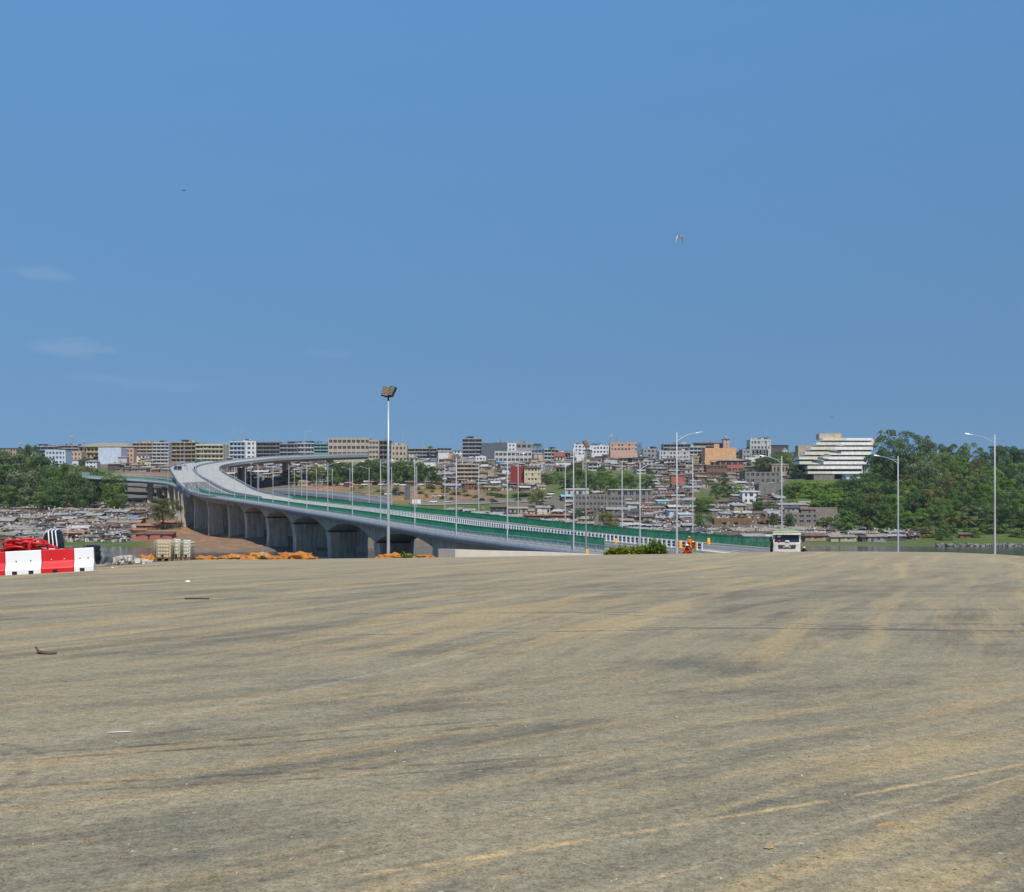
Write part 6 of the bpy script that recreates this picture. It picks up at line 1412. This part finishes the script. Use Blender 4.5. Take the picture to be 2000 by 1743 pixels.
for i, (px, f, lc) in enumerate(((361, .50, 'dark'), (364.5, .55, 'navy'), (367, .45, 'dark'), (369.5, .6, 'blue'), (364, .62, 'orange'))):
    k_ = 34 + (0 if i < 4 else -6); Lr = resample(L_e, 60); Mr = resample(M_e, 60); q = Lr[k_].lerp(Mr[k_], .35 + .09 * i); person(q, rnd.uniform(0, 6), 'walk' if i % 2 else 'stand', lc, 'dark', f"tiny pedestrian in {lc} clothes on the upper carriageway, {ORD[i]} of the group", None, 1.05)
# ------------------------------------------------------------------ cars
CARC = {'white': (0.75, 0.75, 0.75), 'black': (0.02, 0.02, 0.022), 'silver': (0.42, 0.43, 0.44), 'dark blue': (0.03, 0.05, 0.11), 'red': (0.42, 0.03, 0.03), 'yellow': (0.7, 0.36, 0.03), 'green': (0.05, 0.16, 0.10)}
for k, c in CARC.items(): M['car_' + k] = mat(k + ' car paint', c, 0.3, 0.04, 1, spec=0.5)
def car_proto(van):
    root = empty("parked_car", (0, 0, 0)); mb = MB()
    st_ = [(-2.1, .45, .75), (-2.05, .35, .95), (-1.0, .3, 1.05), (1.6, .3, 1.08), (2.05, .35, .98), (2.15, .45, .75)]
    mb.loft([[(x, -.83, z0), (x, .83, z0), (x, .86, (z0 + z1) / 2), (x, .78, z1), (x, -.78, z1), (x, -.86, (z0 + z1) / 2)] for x, z0, z1 in st_]); mb.build("body", M['car_white'], root)
    mb = MB(); cab = [(-1.1, 1.04), (-.45, 1.5), (1.1, 1.52), (1.75, 1.06)] if not van else [(-1.8, 1.0), (-1.3, 1.85), (2.0, 1.9), (2.12, 1.0)]
    mb.loft([[(x, -.72, z) for x, z in cab], [(x, .72, z) for x, z in cab]]); gl = mb.build("window", M['glass'], root)
    mb = MB(); a, b = cab[1], cab[2]; mb.box(((a[0] + b[0]) / 2, 0, a[1] + .02), (b[0] - a[0] + .05, 1.42, .07)); mb.build("roof", M['car_white'], root)
    for x in (-1.3, 1.35):
        for y in (-.76, .76): mb = MB(); mb.tube([(x, y - .1, .32), (x, y + .1, .32)], .32, 12); mb.build("wheel", M['rubber'], root)
    return root
CARS = [car_proto(False), car_proto(True)]; used = [False, False]; CARL = []
def car(px, py, rz, colr, van=0, d=None, p=None, base=None, big=1.0):
    o = CARS[van] if not used[van] else dup(CARS[van]); used[van] = True
    if p is None: d = d or hit(px, py); x = (px - 1000) * d / F; p = Vector((x, d, T(x, d) + .12))
    o.location = p; o.rotation_euler = (0, 0, rz); o.scale = (big,) * 3; o["category"] = "van" if van else "car"; o["group"] = "vehicles parked below the hill"
    for ch in o.children:
        if ch.name.split(".")[0] in ("body", "roof"): ch.material_slots[0].link = 'OBJECT'; ch.material_slots[0].material = M['car_' + colr]
    CARL.append((o, f"{colr} {'van' if van else 'car'} " + (base or "parked"), px, py))
car(846, 983, .1, 'white', base="driving along"); car(874, 983, .2, 'silver', base="driving along"); car(940, 979, .15, 'black', base="driving along"); car(965, 983, .2, 'black', base="driving along"); car(1012, 979, .1, 'dark blue', base="driving along")
for px, py, c, v in ((667, 949, 'white', 1), (676, 951, 'red', 1), (686, 949, 'silver', 0), (697, 950, 'yellow', 1), (712, 949, 'white', 0), (745, 949, 'white', 1), (757, 949, 'silver', 0), (775, 949, 'white', 1), (787, 950, 'white', 0), (822, 949, 'white', 1), (843, 950, 'white', 1), (748, 968, 'black', 0), (757, 968, 'white', 0), (768, 967, 'black', 1), (776, 968, 'dark blue', 0), (783, 966, 'black', 0), (1075, 968, 'white', 1), (1070, 974, 'silver', 0), (850, 972, 'silver', 0), (862, 972, 'white', 0), (470, 953, 'white', 1)): car(px, py, rnd.uniform(-.4, .4), c, v, base="parked on red earth")
Lr, Mr = resample(L_e, 60), resample(M_e, 60); car(350, 938, 0, 'dark blue', 1, p=Lr[27].lerp(Mr[27], .30) + Vector((0, 0, .05)), base="standing on the upper carriageway"); CARL[-1][0].rotation_euler.z = 1.1; CARL[-1][0].scale = (1.15, 1.15, 1.3)
# access road strip behind the bridge with its pale kerb
def strip(name, label, pts, w0, w1, lift, mt):
    v = []
    for px, py in pts:
        d = hit(px, py); x = (px - 1000) * d / F; v.append(Vector((x, d, 0)))
    v = smooth(resample(v, 40), 6); nm = normals(v); mb = MB()
    mb.loft([[Vector(((p + n * w).x, (p + n * w).y, T((p + n * w).x, (p + n * w).y) + lift)) for w in (w0, (w0 + w1) / 2, w1)] for p, n in zip(v, nm)], closed=False); o = mb.build(name, mt); tag(o, label, kind="structure")
strip("access_road", "grey access road crossing the foot of the hill", [(800, 985), (850, 984), (900, 983), (960, 982), (1010, 980), (1060, 976)], -5, 5, .35, M['deck_dark'])
strip("access_kerb", "pale dirt verge along the access road", [(800, 985), (850, 984), (900, 983), (960, 982), (1010, 980), (1060, 976)], 5.2, 8.5, .45, M['r_tan'])
# grey advertising slab, white sign, market parasols, hoarding
def panel(name, label, cat, px0, px1, y0, y1, yb, mt, dp=.5, d=None):
    d = d or hit((px0 + px1) / 2, yb); c = W((px0 + px1) / 2, yb, d); w = (px1 - px0) * d / F; root = empty(name, c, 0, label, cat); zt, zb = (yb - y0) * d / F, (yb - y1) * d / F
    mb = MB(); mb.box((0, 0, (zt + zb) / 2), (w, dp, zt - zb)); mb.build("board", mt, root); mb = MB()
    for s in (-.35, .35): mb.tube([(s * w, dp * .6, -2), (s * w, dp * .6, zt * .98)], .15, 6)
    mb.build("support", M['w_grey'], root)
panel("advertising_slab", "blank grey upright advertising slab on the red earth", "billboard", 790.5, 801, 948, 976, 977, M['w_slate'], 1.2)
panel("road_sign", "white blank road sign before the red earth beside a far lamp", "sign", 805, 822, 976, 984, 992, M['white_paint'], .15, d=440)
panel("hoarding", "small blue hoarding on the ridge behind the pink walled long building", "billboard", 1244, 1253, 865, 885, 892, M['r_blue'], .6, d=940)
def parasol(px, py, c, label):
    d = hit(px, py); x = (px - 1000) * d / F; root = empty("market_parasol", (x, d, T(x, d)), 0, label, "parasol"); mb = MB(); mb.tube([(0, 0, 0), (0, 0, 2.6)], .05, 6); mb.build("pole", M['galv'], root)
    mb = MB(); n = 10; ring = [(2.0 * math.cos(k * 6.283 / n), 2.0 * math.sin(k * 6.283 / n), 2.0) for k in range(n)]; mb.add(ring + [(0, 0, 2.9), (0, 0, 2.8)], [(k, (k + 1) % n, n) for k in range(n)] + [((k + 1) % n, k, n + 1) for k in range(n)]); mb.build("canopy", M[c], root, fix=False)
for i, (px, c, nme) in enumerate(((722, 'red_plastic', 'red'), (729, 'white_plastic', 'white'), (735, 'red_plastic', 'red'))): parasol(px, 948, c, f"{nme} market parasol below the dark trees, {ORD[i]} of three")
# yellow drums / delineators on the median
def drum(px, d, z, label, s=1.0):
    root = empty("traffic_drum", at(px, d, z), 0, label, "drum"); root.scale = (s,) * 3; mb = MB(); mb.smooth = True; mb.tube([(0, 0, 0), (0, 0, .1), (0, 0, 1.05), (0, 0, 1.1)], [.30, .30, .24, .2], 14); mb.build("body", M['drum'], root)
    for z0 in (.35, .7): mb = MB(); mb.tube([(0, 0, z0), (0, 0, z0 + .14)], .292 - z0 * .06, 14); mb.build("stripe", M['white_paint'], root)
M['drum'] = mat('amber plastic', (0.80, 0.36, 0.03), .5, .08, 3)
drum(1203, 122, zdeck(122) + .6, "amber traffic drum on the median before the green bushes", .6); drum(1329, 118, -.8, "amber traffic drum just behind the tall lamp", .8); drum(1384, 118, zdeck(118) + .75, "small amber traffic drum against the far green fence", .7); drum(1146.5, 112, -1.5, "amber drum half hidden behind the cream wall", .7)
# ------------------------------------------------------------------ birds
def bird(px, py, d, s, mt, label, body, up, rz):
    root = empty("bird", W(px, py, d), rz, label, "bird"); root.scale = (s,) * 3; mb = MB(); mb.smooth = True
    sp_ = [(-.42, .0, .0), (-.25, .05, .01), (0, .075, .0), (.2, .06, .02), (.3, .03, .05), (.38, .035, .06), (.45, .012, .055)]
    secs = [[(x, r_ * math.cos(a * .785), z + r_ * .85 * math.sin(a * .785)) for a in range(8)] for x, r_, z in sp_]; mb.loft(secs)
    for s_ in (-1, 1):
        pr = []
        for j in range(7):
            f = j / 6; y = .05 + f * .62; z = .05 + up[0] * f + up[1] * f * f; c = .24 * (1 - f ** 2.2) + .05; xo = .06 - .10 * f * f; y = .05 + .62 * f * (1 - up[2] * f)
            pr.append([Vector((xo + c * .5, s_ * y, z)), Vector((xo, s_ * y, z + .02)), Vector((xo - c * .7, s_ * y, z - .005)), Vector((xo, s_ * y, z - .012))])
        mb.loft(pr)
    b = mb.build("body", mt, root); mb = MB(); mb.tube([(.44, 0, .055), (.56, 0, .045)], [.012, .003], 6); mb.build("beak", M['drum'] if body == 'white' else M['black'], root)
bird(1327, 464, 62, .68, M['white_plastic'], "white egret flying with drooping wings in the open sky", 'white', (.32, -.95, .35), R(-60))
bird(360, 372.5, 95, .42, M['black'], "black bird alone in the upper sky", 'black', (.18, -.32, .1), R(-100)); bird(1624, 816, 150, .55, M['black'], "small dark bird above the white terraced building", 'black', (.25, -.4, .1), R(-80))
# ------------------------------------------------------------------ litter
def scrap(px, py, w, l, mt, label, rz=0, h=.04, cat="litter", name="litter"):
    q = ground(px, py); r = random.Random(int(px)); mb = MB(); n = 6; top = []; 
    for k in range(n): a = k * 6.283 / n; top.append((l / 2 * math.cos(a) * r.uniform(.7, 1.1), w / 2 * math.sin(a) * r.uniform(.7, 1.1)))
    mb.add([(x, y, .006) for x, y in top] + [(x * .6, y * .6, h * r.uniform(.5, 1.2)) for x, y in top], [tuple(range(n)), tuple(range(n, 2 * n))] + [(k, (k + 1) % n, n + (k + 1) % n, n + k) for k in range(n)]); o = mb.build(name, mt); o.location = q; o.rotation_euler = (0, 0, rz); tag(o, label, cat)
scrap(367, 1137, .12, .24, M['white_plastic'], "white scrap of plastic on the asphalt below the liquid tanks", .3, .05); scrap(221, 1110.5, .08, .2, M['white_plastic'], "white scrap lying right of the end barrier", .1, .06); scrap(213, 1119, .06, .12, M['white_plastic'], "smaller white scrap in front of the end barrier", .1, .05)
scrap(1502, 1657, .055, .075, mat('tan stone', (.38, .28, .16), 1, .2, 20), "tan stone on the orange tyre line", .4, .035, "stone", "stone")
scrap(235, 1431, .05, .3, mat('pale dust cake', (.55, .52, .46), 1, .2, 6), "pale dried splash on the grey asphalt at the left", .3, .008, "splash", "splash")
q = ground(87, 1278); mb = MB(); mb.tube([q + Vector((-.15, .06, .09)), q + Vector((-.08, .0, .03)), q + Vector((.06, -.04, .015)), q + Vector((.18, -.03, .02))], [.012, .022, .025, .012], 6); o = mb.build("branch", M['bark']); tag(o, "short dark branch lying alone on the left asphalt", "branch")
q = ground(384, 1171); mb = MB(); mb.tube([q + Vector((-.28, .02, .02)), q + Vector((.05, 0, .025)), q + Vector((.3, -.01, .02))], .02, 6); o = mb.build("branch", M['bark']); tag(o, "thin dark stick on the asphalt below the liquid tanks", "branch")
r = random.Random(21); mb = MB()
for k in range(700):
    py = 1100 + 643 * r.random() ** .7; px = r.uniform(0, 2000); q = ground(px, py); s = r.uniform(.0012, .004) * (1 + q.y * .06); mb.mat = r.choice((0, 0, 0, 1, 2))
    mb.hexa([Vector((sx * s * r.uniform(.6, 1.3), sy * s * r.uniform(.6, 1.3), sz * s * r.uniform(.5, .9))) + q + Vector((0, 0, s * .5)) for sz in (-1, 1) for sx, sy in ((-1, -1), (1, -1), (1, 1), (-1, 1))])
o = mb.build("gravel", [M['pallet'], M['rubble'], M['mound']], fix=False); tag(o, "loose pebbles, grit and clods strewn over the asphalt", kind="stuff")
r = random.Random(31); mb = MB()
for k in range(500):
    px = r.uniform(1830, 2020); d = r.uniform(383, 391); q = W(px, 0, d); s = r.uniform(.2, .7); q.z = WATER + r.uniform(0, .8); mb.hexa([Vector((sx * s * r.uniform(.6, 1.3), sy * s * r.uniform(.6, 1.3), sz * s * r.uniform(.4, .7))) + q for sz in (-1, 1) for sx, sy in ((-1, -1), (1, -1), (1, 1), (-1, 1))])
o = mb.build("shore_rubble", mat('shore stones', (.22, .21, .19), 1, .3, 1), fix=False); tag(o, "grey stones and rubbish heaped along the far waterline", kind="stuff")

# ------------------------------------------------------------------ labels that single each thing out
LM = [("the white terraced building", 1630, 895), ("the red apartment block", 1010, 930), ("the cream balcony block", 1040, 930), ("the peach blank wall", 1407, 892), ("the grey tenement", 1165, 985), ("the lone piers tree", 318, 1005), ("the yellow hall", 206, 885), ("the slate block", 960, 880), ("the beige school", 685, 873), ("the salmon gable", 1324, 940), ("the white truck", 1537, 1058), ("the liquid tanks", 340, 1073), ("the plastic barriers", 90, 1095), ("the stepped beige block", 914, 925), ("the white blank block", 214, 890), ("the brown ruin", 1400, 920), ("the curved viaduct", 560, 900), ("the pale villa", 1485, 872), ("the exit ramp", 240, 940), ("the huge domed tree", 1752, 890), ("the tallest lamp", 1943, 960), ("the wood's lamp", 1754, 985), ("the access road", 930, 981), ("the pink ridge house", 1219, 873), ("the pale-blue block", 108, 898), ("the compound ruin", 1572, 1014), ("the long villa wall", 1505, 958)]
def relabel(items, extra=""):
    g = {}
    for o, base, px, py in items:
        n, lx, ly = min(LM, key=lambda q: (q[1] - px) ** 2 + ((q[2] - py) * 2.2) ** 2); dx, dy = px - lx, (py - ly) * 2.2
        rel = ("right of" if dx > 0 else "left of") if abs(dx) > abs(dy) else ("below" if dy > 0 else "above")
        g.setdefault((base, rel, n), []).append((math.hypot(dx, dy), o))
    for (base, rel, n), l in g.items():
        l.sort(key=lambda q: q[0])
        for i, (_, o) in enumerate(l):
            o["label"] = f"{base} {rel} {n}" + ("" if len(l) == 1 else f", {ORD[min(i, 19)]} from it")
            if "category" not in o: o["category"] = {"shack": "shack", "town_house": "house"}.get(o.name.split(".")[0], "house")
for o, *_ in SHACK: o["group"] = "shacks of the hillside slum"
relabel(SHACK); relabel(FILL); relabel(TREES); relabel(CARL)
# ------------------------------------------------------------------ haze
m = bpy.data.materials.new('haze air'); m.use_nodes = True; t = m.node_tree; t.nodes.clear()
o_ = t.nodes.new("ShaderNodeOutputMaterial"); v_ = t.nodes.new("ShaderNodeVolumePrincipled"); v_.inputs["Color"].default_value = (0.80, 0.88, 1.0, 1); v_.inputs["Density"].default_value = 0.000055; v_.inputs["Anisotropy"].default_value = 0.1
t.links.new(v_.outputs[0], o_.inputs["Volume"])
mb = MB(); mb.hexa([(-6100, -90, -11), (6100, -90, -11), (6100, 7100, -11), (-6100, 7100, -11), (-6100, -90, 100), (6100, -90, 100), (6100, 7100, 100), (-6100, 7100, 100)])
hz = mb.build("haze", m); tag(hz, "thin pale haze over the lagoon and the far town", kind="stuff")
